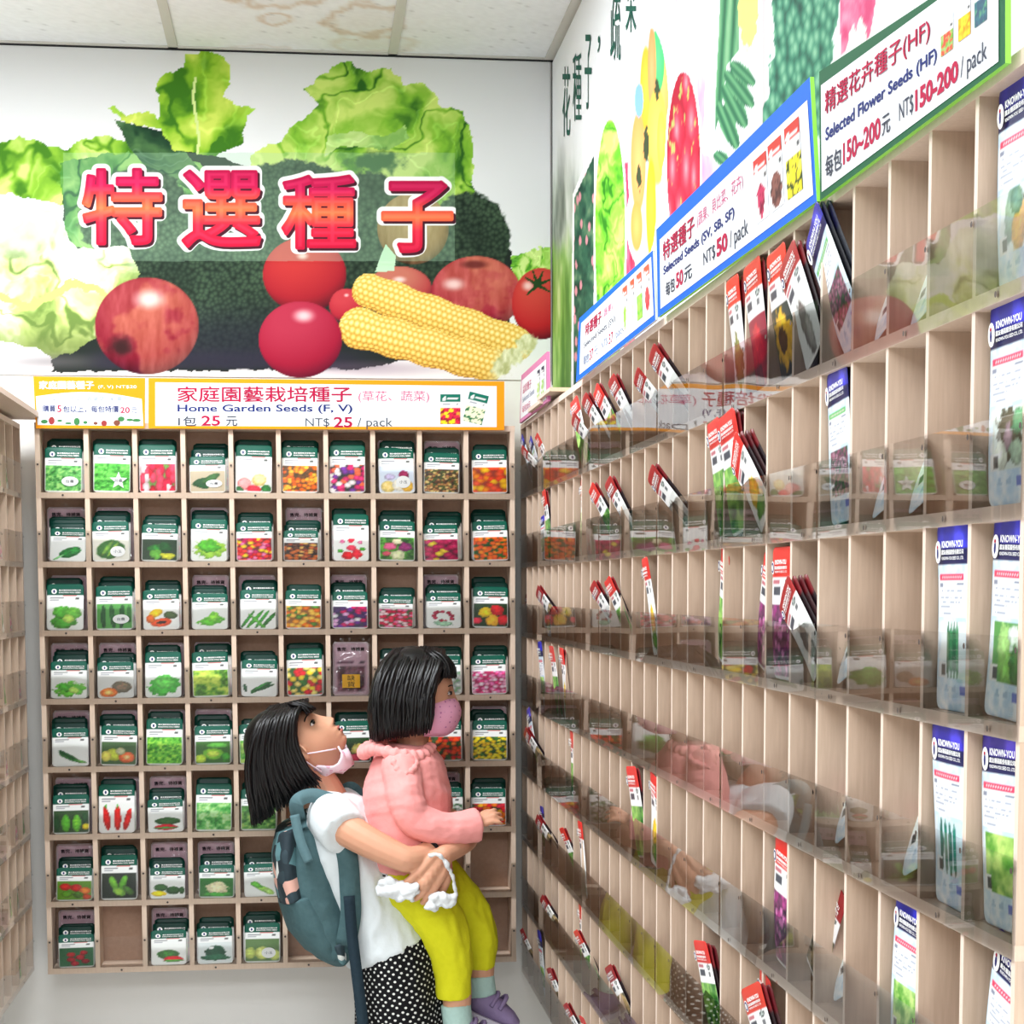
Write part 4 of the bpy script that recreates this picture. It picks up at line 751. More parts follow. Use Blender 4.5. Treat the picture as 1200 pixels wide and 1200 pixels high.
 (7, 0): ('cherry tomato truss', obj((50, 110, 70), [(.35, .4, .13, .12, 0, (150, 36, 44)), (.6, .5, .13, .12, 0, (160, 40, 50)), (.45, .2, .13, .12, 0, (150, 36, 50)), (.75, .3, .12, .11, 0, (140, 30, 44)), (.35, .65, .12, .11, 0, (166, 50, 50)), (.7, .72, .11, .1, 0, (150, 36, 40))]), .005, .66, 2, None), (7, 2): ('cut red watermelon', obj(WT, [(.48, .5, .32, .2, 0, (70, 130, 60)), (.62, .28, .28, .12, 0, (214, 44, 60)), (.62, .2, .3, .05, 0, (110, 160, 90))]), 0, .70, 2, None),
 (7, 3): ('dark gourd under painted plastic glare', obj((226, 232, 232), [(.5, .5, .3, .3, 0, (40, 90, 66), .3), (.5, .3, .4, .12, 0, (60, 120, 90), .4), (.4, .75, .1, .06, 30, (250, 250, 250), .4)]), -.001, .72, 2, None), (7, 4): ('pale round melons', obj((110, 140, 90), [(.5, .4, .22, .24, 0, (214, 220, 150)), (.15, .4, .16, .22, 0, (190, 204, 130)), (.85, .3, .16, .2, 0, (200, 210, 140))]), 0, .80, 2, 'disc'),  # white spot on the gourd print is glare put into the colour
}
CARDS = {(0, 7), (0, 8), (1, 0), (1, 1), (1, 5), (2, 0), (2, 3), (2, 4), (2, 8), (3, 0), (3, 1), (3, 2), (3, 3), (3, 7), (4, 0), (4, 1), (4, 2), (4, 3), (4, 9), (5, 0), (5, 2), (5, 8), (6, 0), (6, 2), (6, 3), (7, 0), (7, 2), (1, 3), (2, 6), (5, 1)}
rnd = random.Random(5)
BEHIND_SHADED = [packet_mesh('seed_packet', PW, PH, PT, face_green(p, (0, 52, 43)), 10, 24, head=(0, 52, 43), wave=.0012, seed=k) for k, p in enumerate((foliage(), mass([PNK, RED_, WT], 6), obj(WT, [(.5, .5, .3, .3, 0, MG)])))]  # header green darkened to carry the shade under the shelf above
CARDM = packet_mesh('restock_card', .086, .128, .0008, face_card(), 14, 22, .004, (214, 176, 190))
ZIP = clearmat('zip_bag', (.97, .97, .97), 1.5, .10, 26., .9, boost=1.3)
def zip_mesh():
    u, v = np.meshgrid(np.linspace(0, 1, 22), np.linspace(0, 1, 30)); X = (u-.5)*.094; Z = v*.137; Y = -.004-.006*fbm(u*3, v*4, 3)+.004*(2*np.abs(u-.5))**3; k = np.arange(u.size).reshape(u.shape)
    me = bpy.data.meshes.new('zip_bag'); me.from_pydata(np.stack([X, Y, Z], -1).reshape(-1, 3).tolist(), [], np.stack([k[:-1, :-1], k[:-1, 1:], k[1:, 1:], k[1:, :-1]], -1).reshape(-1, 4).tolist()); me.polygons.foreach_set('use_smooth', [True]*len(me.polygons)); me.materials.append(ZIP); return me
ZIPM = zip_mesh()
TAGW = mat('price_tag_white', (246, 246, 246), .4, .4, 1); TAGY = mat('sticky_yellow', (250, 188, 40), .6, .3, 4)
def place_card(i, j, full=False):
    x = .0 + BP*(j+.5) + rnd.uniform(-.003, .003); z = Z0-BZ*(i+1)+.0068
    pic = CELLS[(i, j)][0] if (i, j) in CELLS else 'hidden packets'
    o = tag(link('restock_card', CARDM), ('pink restock card wearing a yellow sold-out sticker, in the fourth row' if full else 'pink restock card tucked in behind the %s packet, %s row' % (pic, ROW[i])), 'card', 'pink restock cards in the back rack')
    o.location = (x, .058 if not full else .014, z); o.rotation_euler = (R(-3 if not full else -6), 0, R(rnd.uniform(-2, 2)))
    link('lettering', LOGO['card'], o); link('zip_bag', ZIPM, o)
    return o
def place_packets():
    for (i, j), (pic, fn, dx, hs, nb, tg) in CELLS.items():
        hs = min(1.02, hs*1.05); xc = BP*(j+.5)+dx; zb = Z0-BZ*(i+1)+.0068
        me = packet_mesh('seed_packet', PW, PH, PT, face_green(fn), 30, 44, head=GRN, wave=.0012, seed=i*11+j)
        sx = min(1, .86+.14*hs+.02)
        o = tag(link('seed_packet', me), 'green-topped seed packet picturing %s, %s row of the back rack' % (pic, ROW[i]), 'seed packet', 'front packets in the back rack')
        o.location = (xc, .0075, zb); o.scale = (sx, 1, hs); o.rotation_euler = (R(-rnd.uniform(8, 13)), R(rnd.uniform(-1.5, 1.5)), R(rnd.uniform(-3, 3)))
        link('lettering', LOGO['green'], o)
        if tg:
            m = MB(); y = -PT-.0018; cx, cz = (.68-.5)*PW, .24*PH
            if tg == 'star': pts = [(cx+(.021 if k % 2 == 0 else .009)*math.sin(math.pi*k/5), y, cz+(.021 if k % 2 == 0 else .009)*math.cos(math.pi*k/5)) for k in range(10)]
            else: a, b = (.019, .012) if tg == 'oval' else (.017, .015); pts = [(cx+a*math.cos(6.2832*k/24), y, cz+b*math.sin(6.2832*k/24)) for k in range(24)]
            m.add(pts, [tuple(range(len(pts)))], 0)
            letters(m, '台農' if tg != 'disc' else '小玉', cx-.009, cx+.009, cz-.004, cz+.004, lambda p, q: (p, y-.0004, q), 1, 0)
            m.build('name_tag', [TAGW, INK_GREY], o)
        for k in range(nb):
            b = tag(link('seed_packet', BEHIND_SHADED[(i+j+k) % 3]), 'green-topped seed packet standing behind the %s one, %s row' % (pic, ROW[i]), 'seed packet', 'packets standing behind the %s packet' % pic if nb > 1 else None)
            up = min(1.12, hs+.10+.07*k+rnd.uniform(0, .06)); ddx = rnd.choice((-1, 1))*rnd.uniform(.001, .004) if (i+j) % 3 else .003+.0035*k
            lim = (BP-.012-PW)/2
            b.location = (BP*(j+.5)+max(-lim, min(lim, dx+ddx)), .0135+.0065*(k+1), zb); b.scale = (.98, 1, up); b.rotation_euler = (R(-rnd.uniform(7, 9)), 0, 0)
            if k == 0 or True: link('lettering', LOGO['green'], b)
        if (i, j) in CARDS: place_card(i, j)
    c = place_card(3, 6, True); m = MB()
    m.box(-.021, .021, -.0122, -.0114, .018, .050, 0); letters(m, '缺', -.009, .009, .035, .048, lambda p, q: (p, -.0126, q), 1, .0); letters(m, '貨', -.009, .009, .020, .033, lambda p, q: (p, -.0126, q), 1, .0)
    m.build('sticker', [TAGY, INK_BLACK], c)
    # cells hidden by the two figures hold plain stacks
    for (i, j) in ((4, 5), (3, 7), (4, 7)):
        b = tag(link('seed_packet', BEHIND_SHADED[(i+j) % 3]), 'green-topped seed packet half hidden by the %s, %s row' % ({(4, 5): 'older girl', (3, 7): "toddler's head", (4, 7): "toddler's pink mask"}[(i, j)], ROW[i]), 'seed packet')
        b.location = (BP*(j+.5), .012, Z0-BZ*(i+1)+.0068); b.rotation_euler = (R(-10), 0, 0); link('lettering', LOGO['green'], b)
place_packets()
# ------------------------------------------------------------------ packets in the long rack
RP = {k: packet_mesh('seed_packet', .082, .150, .0016, face_red(f, h), 24, 60, head=h, wave=.002, seed=k) for k, (f, h) in enumerate([
    (obj((240, 236, 240), [(.5, .55, .36, .36, 0, (130, 130, 50), .5), (.5, .9, .05, .14, 0, (120, 130, 60))]), (226, 58, 40)),
    (obj((150, 40, 60), [(.45, .6, .36, .3, 0, (196, 50, 60), .4), (.6, .3, .3, .3, 0, (170, 36, 56), .4), (.4, .2, .2, .2, 0, (120, 50, 60), .4)]), (206, 60, 44)),
    (obj((40, 52, 46), [(.5, .55, .44, .36, 0, (240, 186, 40), .5), (.5, .55, .2, .17, 0, (96, 54, 30), .3)]), (222, 60, 40)),
    (mass([(180, 70, 140), (150, 50, 120), (220, 130, 190), (120, 60, 100)], 8, .55, (60, 40, 60), 4), (226, 52, 44)),
    (foliage((40, 110, 40), (170, 214, 110), 6, 3), (216, 54, 48)), (obj(WT, [(.5, .6, .3, .3, 0, (240, 200, 40), .3), (.5, .25, .3, .16, 0, MG, .4)]), (220, 50, 44)),
    (obj((226, 228, 226), [(.5, .5, .2, .44, 10, (110, 100, 96), .3), (.6, .4, .14, .3, 0, (150, 146, 140), .3)]), (166, 44, 44)), (foliage((60, 60, 50), (200, 170, 120), 5, 8), (150, 34, 40))])}
BPK = {k: packet_mesh('seed_packet', .084, .158, .0016, face_blue(f, s, h), 34, 84, head=(20, 20, 60), wave=.0016, seed=k+3, rc=.009) for k, (f, s, h) in enumerate([
    (obj((236, 244, 246), [(.35, .6, .2, .42, -10, (150, 180, 170), .2), (.6, .4, .22, .4, -20, (246, 180, 80), .2), (.5, .8, .2, .2, 0, (110, 150, 140), .3)]), (226, 54, 94), (44, 44, 160)),
    (obj((226, 238, 232), [(.5, .6, .36, .38, 0, (90, 84, 60), .6), (.5, .55, .12, .2, 0, (190, 160, 170), .4), (.3, .25, .2, .22, 20, (230, 236, 220), .3), (.75, .3, .2, .2, -30, (180, 206, 180), .4), (.8, .75, .2, .2, 0, (110, 170, 120), .5)]), (226, 54, 94), (44, 44, 176)),
    (obj((236, 244, 246), [(.3, .5, .06, .46, 0, (40, 120, 76)), (.42, .5, .06, .46, 0, (60, 140, 90)), (.54, .5, .06, .46, 0, (36, 110, 70)), (.66, .5, .06, .46, 0, (70, 150, 96))]), (226, 54, 94), (52, 52, 190)),
    (obj((90, 160, 80), [(.4, .6, .25, .35, 0, (170, 220, 130), .4), (.75, .75, .2, .22, 0, (220, 240, 220), .4), (.5, .25, .3, .25, 0, (140, 204, 100), .4), (.8, .35, .2, .3, 0, (60, 130, 60), .4)]), (226, 54, 94), (50, 50, 180)),
    (obj((214, 234, 240), [(.2, .55, .07, .42, 0, (20, 110, 96)), (.38, .5, .075, .46, 0, (30, 130, 110)), (.56, .46, .075, .46, 0, (26, 120, 104)), (.74, .5, .07, .42, 0, (36, 140, 120))]), (226, 54, 94), (56, 48, 170)),
    (foliage((70, 150, 40), (206, 236, 130), 4, 5), (226, 54, 94), (76, 60, 180)), (foliage((80, 160, 50), (214, 240, 150), 6, 9), (226, 54, 94), (40, 40, 180)),
    (mass([(110, 60, 90), (170, 120, 140), (60, 90, 60), (150, 80, 110)], 9, .5, (44, 60, 50), 6), (80, 180, 90), (52, 52, 170)), (obj((226, 236, 232), [(.4, .5, .2, .3, 20, (190, 120, 140), .4), (.6, .4, .16, .3, 0, (210, 160, 170), .3)]), (226, 54, 94), (48, 48, 160))])}
REDW = {0: 'a green seedhead', 1: 'a dark red bloom', 2: 'a sunflower', 3: 'purple flowers', 4: 'green leaves', 5: 'a yellow fruit', 6: 'a grey root', 7: 'brown leaves'}
BLUW = {0: 'an orange gourd slice', 1: 'a brown head of lettuce', 2: 'slender green beans', 3: 'pale green cabbage', 4: 'teal cucumbers', 5: 'light green lettuce', 6: 'curly green lettuce', 7: 'pink garden flowers', 8: 'pink radish'}
LAST = {}
def face_dark(a, b):
    return lambda u, v: over(np.zeros(u.shape+(3,))+np.array(a, float), v > .78, b)
SPARE = {'red': [packet_mesh('seed_packet', .082, .150, .0016, face_dark(a, b), 8, 24, back=a, head=b, wave=.002) for a, b in (((40, 26, 30), (120, 26, 32)), ((66, 40, 42), (92, 18, 26)))],
         'blue': [packet_mesh('seed_packet', .084, .158, .0016, face_dark(a, b), 8, 24, back=a, head=b, wave=.002) for a, b in (((30, 30, 36), (18, 18, 44)), ((52, 54, 62), (24, 24, 60)))]}
def rpk(col, row, kind, k, roll=0, x0=.012, x1=.012, label=None, dy=0, hs=1, behind=0, dz=0, ws=.94, yaw=None):
    """packet in the long rack: x0/x1 depth of its foot and its top behind the front plane, roll leans its top towards the corner"""
    if kind == 'red' and roll > 9:
        hs *= .92; ws *= .88
        if col < 14: hs *= .9; ws *= .86; x0 += .016; behind = min(behind, 1)
    h = (.150 if kind == 'red' else .158)*hs; w = (.082 if kind == 'red' else .084)*ws
    me = (RP if kind == 'red' else BPK)[k]; z = RZT-RDZ*row+.0065+dz
    y = -.312-RPITCH*(col+.5)+dy
    o = tag(link('seed_packet', me), label, 'seed packet', '%s-topped packets in the long rack' % kind)
    lean = math.asin(max(-.9, min(.9, (x0-x1)/h)))
    yw = ((abs(roll)*.3+2) if kind == 'red' and roll > 5 else 0) if yaw is None else yaw
    a = R(roll); zoff = abs(math.sin(a))*w/2
    # local x -> -y (reading direction), local y -> +x (into the rack), local z up
    M = Matrix(((0, 1, 0), (-1, 0, 0), (0, 0, 1))).to_4x4() @ Matrix.Rotation(R(yw), 4, 'Z') @ Matrix.Rotation(lean, 4, 'X') @ Matrix.Rotation(-a, 4, 'Y')
    o.matrix_world = Matrix.Translation((XR+x0, y, z+zoff)) @ M @ Matrix.Diagonal((ws, 1, hs, 1))
    link('lettering', LOGO[kind], o)
    for b in range(behind):
        lb = 'dark spare behind the '+' '.join(label.split(',')[0].split()[:11])
        c = tag(link('seed_packet', SPARE[kind][b % 2]), lb, 'seed packet', 'spares behind the '+label.split(',')[0] if behind > 1 else None)
        c.matrix_world = Matrix.Translation((XR+x0, y, z+zoff)) @ M @ Matrix.Translation((.0022*(b+1), .0045*(b+1), -.003*(b+1))) @ Matrix.Rotation(R(1.5*(b+1)), 4, 'Y') @ Matrix.Diagonal((ws, 1, hs, 1))
    return o
exec_list = [
 # col, row, kind, picture, roll, x0, x1, label, options
 (-3, 1, 'blue', 7, 12, .016, -.016, 'small blue-topped packet, first one under the pink corner board', dict(hs=.8, ws=.8)),
 (-2, 1, 'blue', 7, 10, .020, -.010, 'small blue-topped packet leaning under a tilted red one by the corner', dict(hs=.72, ws=.8)),
 (-1.6, 1, 'red', 6, 24, .014, -.030, 'tilted red-topped packet under the pink corner board', dict(hs=.84, ws=.8)),
 (-.6, 1, 'red', 4, 10, .012, -.014, 'red-topped packet just past the pink corner board, top row', dict(hs=.92, ws=.8)),
 (4.6, 1, 'red', 4, 8, .010, -.014, 'scarlet-topped packet at the corner end of the four under the smaller blue board', dict(hs=.85)),
 (5.2, 1, 'red', 6, 22, .012, -.022, 'crumpled red-topped packet leaning on a scarlet one under the smaller blue board', dict(hs=.80)),
 (6.5, 1, 'red', 6, 18, .014, -.022, 'red-topped packet leaning in the middle of the group under the smaller blue board', dict(hs=.98, behind=1)),
 (7.5, 1, 'red', 4, 20, .014, -.018, 'slim red-topped packet leaning below the smaller blue board with a dark one behind', dict(behind=1)),
 (8.8, 1, 'red', 6, 14, .014, -.016, 'red-topped packet nearest the price board joint, top row', dict(behind=2)),
 (11.3, 1, 'red', 6, 24, .016, -.022, 'short leaning red-topped packet under the corner of the bigger blue board', dict(hs=.85)),
 (12.7, 1, 'red', 6, 22, .014, -.026, 'broad leaning red-topped packet under the bigger blue board', dict(behind=2, hs=.98)),
 (16, 1, 'red', 0, 2, .010, -.002, 'upright red-topped packet picturing a green seedhead', dict(behind=1, ws=.8)),
 (17, 1, 'red', 1, 4, .010, -.004, 'upright red-topped packet picturing a dark red bloom', dict(behind=1)),
 (18, 1, 'red', 2, 4, .012, -.004, 'upright red-topped packet picturing a yellow sunflower', dict(hs=.97)),
 (19, 1, 'red', 6, 26, .010, -.006, 'red-topped packet leaning next to the sunflower packet', dict(behind=3, hs=.92, yaw=3)),
 (20, 1, 'blue', 7, 27, .020, -.012, 'dark blue-topped packet leaning under the gap between green and blue boards', dict(behind=2, hs=.92)),
 (24, 1, 'blue', 0, 0, .016, .012, 'large blue-topped packet picturing an orange gourd slice', dict()),
 (21, 1, 'blue', 8, 34, .024, .070, 'white packet corner poking out under the green board, nearer the sunflower packet', dict(dy=.0, hs=.9)),
 (22, 1, 'blue', 8, 26, .024, .070, 'small white packet corner in the top row beneath the green board, nearer the gourd packet', dict(hs=.9, dy=.006)),
 (0, 2, 'red', 4, 4, .010, -.008, 'scarlet-topped packet close to the corner in the second row', dict(ws=.8, behind=1)),
 (4, 2, 'red', 4, 0, .014, .010, 'thin red packet edge in the second row below the leaning group', dict(ws=.7)),
 (7.2, 2, 'red', 4, 18, .014, -.022, 'leaning red-topped packet in the second row with a dark one behind', dict(behind=1)),
 (8.6, 2, 'red', 6, 18, .014, -.016, 'dark red leaning packet beside its twin in the second row', dict(behind=2)),
 (12.8, 2, 'red', 6, 27, .014, -.028, 'steeply leaning red-topped packet alone in the second row', dict(behind=2, hs=.95)),
 (15.3, 2, 'red', 4, 4, .012, -.008, 'upright orange-red packet, corner-side of the pair in the second row', dict()),
 (16.1, 2, 'red', 4, 8, .010, -.008, 'leaning red packet overlapping its upright orange-red neighbour', dict(behind=2)),
 (17.1, 2, 'red', 5, 38, .012, -.014, 'fallen red-topped packet lying over spares in the second row', dict(hs=.8, behind=3, yaw=4)),
 (20, 2, 'blue', 7, 4, .010, .004, 'slim blue-topped packet with a green strip in the second row', dict(ws=.86, behind=2, hs=.98)),
 (24, 2, 'blue', 1, 0, .012, .008, 'large blue-topped packet picturing a brown lettuce head', dict()),
 (21, 2, 'blue', 8, 22, .024, .070, 'tiny white packet corner just past the green-strip packet', dict(hs=.9, dy=.004)),
 (22, 2, 'blue', 8, 24, .024, .070, 'white packet corner before the brown lettuce packet, second row', dict(hs=.9, dy=.004)),
 (-1, 2, 'blue', 6, 4, .006, .004, 'pale packet standing low at the corner in the second row', dict(hs=.62, ws=.8)),
 (.6, 3, 'red', 7, 28, .012, -.024, 'dull red packet leaning near the corner in the third row', dict(hs=.9, behind=1)),
 (0, 3, 'blue', 6, 0, .004, .002, 'whitish packet low behind the guard near the corner, third row', dict(hs=.5, ws=.8)),
 (7.2, 3, 'red', 6, 20, .014, -.018, 'leaning red-topped packet, corner-side of a pair in the third row', dict(behind=1, hs=.95)),
 (8.4, 3, 'red', 4, 14, .012, -.016, 'scarlet leaning packet beside another in the third row', dict(behind=2)),
 (11.1, 3, 'red', 5, 4, .010, -.010, 'upright scarlet packet standing alone mid third row', dict(ws=.7)),
 (15, 3, 'red', 4, -14, .014, .006, 'red packet tipping the other way with green leaves, third row', dict(ws=.6)),
 (17, 3, 'red', 3, -14, .012, .010, 'purple-flowered packet edge leaning beside the upright purple one', dict(ws=.7, hs=.92)),
 (18, 3, 'red', 3, 0, .008, .004, 'upright red-topped packet picturing purple flowers', dict(ws=.96)),
 (19.2, 3, 'red', 6, 36, .012, -.012, 'fallen red-topped packet with spares behind, past the purple one', dict(hs=.74, behind=3, yaw=4)),
 (20, 3, 'blue', 8, 28, .024, .070, 'white packet corner in the third row past the fallen red one', dict(hs=.9, dy=.004)),
 (23, 3, 'blue', 2, 0, .010, .006, 'blue-topped packet picturing slender green beans', dict(behind=2, ws=.9)),
 (24, 3, 'blue', 3, -2, .010, .014, 'blue-topped packet picturing pale green cabbage', dict()),
 (-4, 3, 'red', 7, 0, .012, .008, 'small dark packet deep in the corner, third row', dict(hs=.6, ws=.6)),
 (1.3, 4, 'red', 4, 2, .008, -.012, 'scarlet packet, corner-side of a pair in the fourth row', dict(ws=.9)),
 (2.2, 4, 'red', 5, 0, .010, -.004, 'pinkish red packet beside a scarlet one in the fourth row', dict(ws=.8, behind=1)),
 (-1, 4, 'blue', 6, 2, .010, -.004, 'blue-topped packet by the corner in the fourth row', dict(ws=.8, hs=.96)),
 (23, 4, 'blue', 4, 0, .010, .006, 'blue-topped packet picturing teal cucumbers', dict(behind=3, ws=.92)),
 (24, 4, 'blue', 5, 2, .012, .012, 'violet-topped packet picturing light green lettuce', dict(behind=2)),
 (20, 4, 'blue', 8, 32, .024, .070, 'broad white packet corner in the fourth row', dict(hs=.95, dy=.004)),
 (22, 4, 'blue', 8, 26, .024, .070, 'tilted packet showing a pink radish corner, fourth row', dict(dy=.006)),
 (-1.2, 5, 'red', 7, 28, .010, -.026, 'dark red leaning packet by the corner in the fifth row', dict(behind=1)),
 (-2, 5, 'blue', 5, 12, .010, -.014, 'blue-topped packet leaning low in the corner, fifth row', dict(ws=.8)),
 (-4, 5, 'red', 7, 0, .014, .010, 'tiny dark packet deep in the corner, fifth row', dict(hs=.5, ws=.5)),
 (3, 5, 'red', 4, 0, .012, .004, 'slim scarlet packet standing alone in the fifth row', dict(ws=.6)),
 (10.1, 5, 'red', 4, 6, .010, -.010, 'scarlet packet of green leaves, corner-side of two in the fifth row', dict(behind=1, ws=.9)),
 (11, 5, 'red', 5, -8, .010, .002, 'red packet with yellow fruit tipping towards the aisle, fifth row', dict(ws=.8)),
 (18, 5, 'red', 3, -5, .012, .006, 'red-topped packet with pink-purple sprays in the fifth row', dict(ws=.9)),
 (19, 5, 'red', 7, -22, .014, .03, 'tilted packet with brown leaves showing only its lower edge', dict(hs=.8)),
 (20, 5, 'blue', 8, 30, .024, .070, 'white packet corner in the fifth row past the brown leaf packet', dict(hs=.95, dy=.004)),
 (22, 5, 'blue', 6, -2, .008, .010, 'blue-topped packet picturing curly green lettuce', dict(ws=.92)),
 (24, 5, 'blue', 5, -10, .010, .014, 'tilted blue-topped packet at the aisle end of the fifth row', dict()),
 (.5, 6, 'red', 7, 30, .010, -.024, 'dull red leaning packet by the corner in the sixth row', dict(hs=.9, behind=1)),
 (3.2, 6, 'red', 4, 12, .010, -.016, 'scarlet leaning packet, corner-side of a pair in the sixth row', dict(behind=1)),
 (4.4, 6, 'red', 5, 4, .010, .0, 'scarlet upright packet beside a leaning one in the sixth row', dict(ws=.8)),
 (-1, 6, 'blue', 6, 4, .010, .0, 'blue-topped packet low by the corner in the sixth row', dict(hs=.7, ws=.7)),
 (15, 6, 'red', 4, 10, .012, -.010, 'scarlet packet standing alone mid sixth row', dict(behind=2, hs=.96)),
 (17.2, 6, 'red', 5, -12, .012, .004, 'red packet edge tipping away beside a stack in the sixth row', dict(ws=.7)),
 (18, 6, 'red', 1, 22, .012, -.010, 'leaning red packet at the aisle end of the sixth row', dict(behind=2)),
 (1.2, 7, 'red', 7, 26, .010, -.024, 'dull red leaning packet in the seventh row', dict(behind=1, hs=.92)),
 (4, 7, 'red', 4, 4, .014, .006, 'thin red packet edge in the seventh row', dict(ws=.5)),
 (5.4, 7, 'red', 4, 18, .010, -.020, 'bright scarlet leaning packet in the seventh row', dict(behind=1)),
 (8.6, 7, 'red', 7, 22, .012, -.012, 'dark maroon leaning packet alone in the seventh row', dict(behind=1)),
 (-3, 8, 'red', 7, 20, .012, -.014, 'dark packet leaning in the corner of the bottom row', dict(ws=.8)),
 (-1, 8, 'blue', 6, 4, .010, -.006, 'blue-topped packet near the corner in the bottom row', dict(ws=.8)),
 (1.3, 8, 'red', 7, 16, .012, -.012, 'dark red leaning packet in the bottom row', dict(behind=1)),
 (4.4, 8, 'red', 6, 22, .010, -.022, 'crimson leaning packet, corner-side of a pair in the bottom row', dict(behind=1)),
 (5.4, 8, 'red', 4, 10, .010, -.012, 'scarlet packet beside a crimson one in the bottom row', dict()),
]
for (c_, r_w, kd, kk, roll, x0, x1, lb, op) in exec_list: rpk(c_, r_w, kd, kk, roll, x0, x1, lb, **op)
# packets in the half-seen rack by the aisle
def lpk(col, row, label, hs=.9, k=0):
    o = tag(link('seed_packet', BEHIND_SHADED[k]), label, 'seed packet', 'green-topped packets in the half-seen rack')
    o.matrix_world = Matrix.Translation((-.045-.009, .045-LP*(col+.5), Z0-BZ*row+.0068)) @ Matrix(((0, -1, 0), (1, 0, 0), (0, 0, 1))).to_4x4() @ Matrix.Rotation(R(-6), 4, 'X') @ Matrix.Diagonal((.95, 1, hs, 1))
    link('lettering', LOGO['green'], o)
for (c_, r_w) in ((0, 4), (1, 1), (1, 3), (0, 6), (1, 6), (2, 1), (2, 2), (2, 3), (1, 7), (2, 5), (2, 7), (1, 8), (2, 4), (0, 5), (3, 1), (3, 2), (3, 4)):
    lpk(c_, r_w, 'green-topped packet in the half-seen rack, %s row, %s' % (ROW[r_w-1], ['next to the wall gap', 'second from the wall gap', 'third from the wall gap', 'fourth from the wall gap'][c_]), .9+.06*((c_+r_w) % 2), (c_+r_w) % 3)
# ------------------------------------------------------------------ the two children
def V(px, py, y): return Vector(at(px, py, 1, y))
def fuse(name, mb, voxel, mats, parent=None, smooth=6, fac=.5, fn=None):
    """melts overlapping closed shapes into one continuous skin"""
    o = bpy.data.objects.new('tmp', mb.mesh('tmp', mats)); C.objects.link(o)
    r = o.modifiers.new('r', 'REMESH'); r.mode = 'VOXEL'; r.voxel_size = voxel; r.use_smooth_shade = True
    if smooth: s = o.modifiers.new('s', 'SMOOTH'); s.iterations = smooth; s.factor = fac
    dg = bpy.context.evaluated_depsgraph_get(); me = bpy.data.meshes.new_from_object(o.evaluated_get(dg), depsgraph=dg); bpy.data.objects.remove(o)
    me.materials.clear()
    for m in (mats if isinstance(mats, list) else [mats]): me.materials.append(m)
    n = len(me.vertices); co = np.zeros(n*3); me.vertices.foreach_get('co', co); co = co.reshape(-1, 3)
    if fn:
        no = np.zeros(n*3); me.vertex_normals.foreach_get('vector', no); co = fn(co, no.reshape(-1, 3)); me.vertices.foreach_set('co', co.ravel()); me.update()
    me.polygons.foreach_set('use_smooth', [True]*len(me.polygons))
    return link(name, me, parent)
def wrinkle(amp, sc, seed=0, stretch=(1, 1, 1)):
    def f(co, no):
        p = co*np.array(stretch)*sc; t = fbm(p[:, 0]+p[:, 1]*.7, p[:, 2]+p[:, 1]*.5, seed, 3)-.5
        r = np.abs(t)*2; return co+no*((.5-r)*amp*2)[:, None]
    return f
def spline(P, n):
    P = [Vector(p) for p in P]; Q = [P[0]*2-P[1]]+P+[P[-1]*2-P[-2]]; out = []
    for i in range(n):
        t = i/(n-1)*(len(P)-1); k = min(int(t), len(P)-2); t -= k; a, b, c, d = Q[k:k+4]
        out.append(.5*((2*b)+(c-a)*t+(2*a-5*b+4*c-d)*t*t+(3*b-a-3*c+d)*t**3))
    return out
def limb(mb, P, Rr, n=18, seg=14, flat=None, cut=False):
    pts = spline(P, n); rr = np.interp(np.linspace(0, len(Rr)-1, n), range(len(Rr)), Rr)
    mb.tube(pts, list(rr), seg, 0, flat); mb.ellipsoid(pts[0], (rr[0],)*3, 0, 12, 8)
    if not cut: mb.ellipsoid(pts[-1], (rr[-1],)*3, 0, 12, 8)
def loft(mb, secs, seg=24):
    """torso: sections (centre, axis-u vector, axis-v vector)"""
    vs = []; fs = []
    for c, u, v in secs:
        for j in range(seg):
            a = 6.2832*j/seg; vs.append(Vector(c)+Vector(u)*math.cos(a)+Vector(v)*math.sin(a))
    for i in range(len(secs)-1):
        for j in range(seg): fs.append((i*seg+j, i*seg+(j+1) % seg, (i+1)*seg+(j+1) % seg, (i+1)*seg+j))
    fs += [tuple(range(seg-1, -1, -1)), tuple((len(secs)-1)*seg+j for j in range(seg))]
    mb.add(vs, fs)
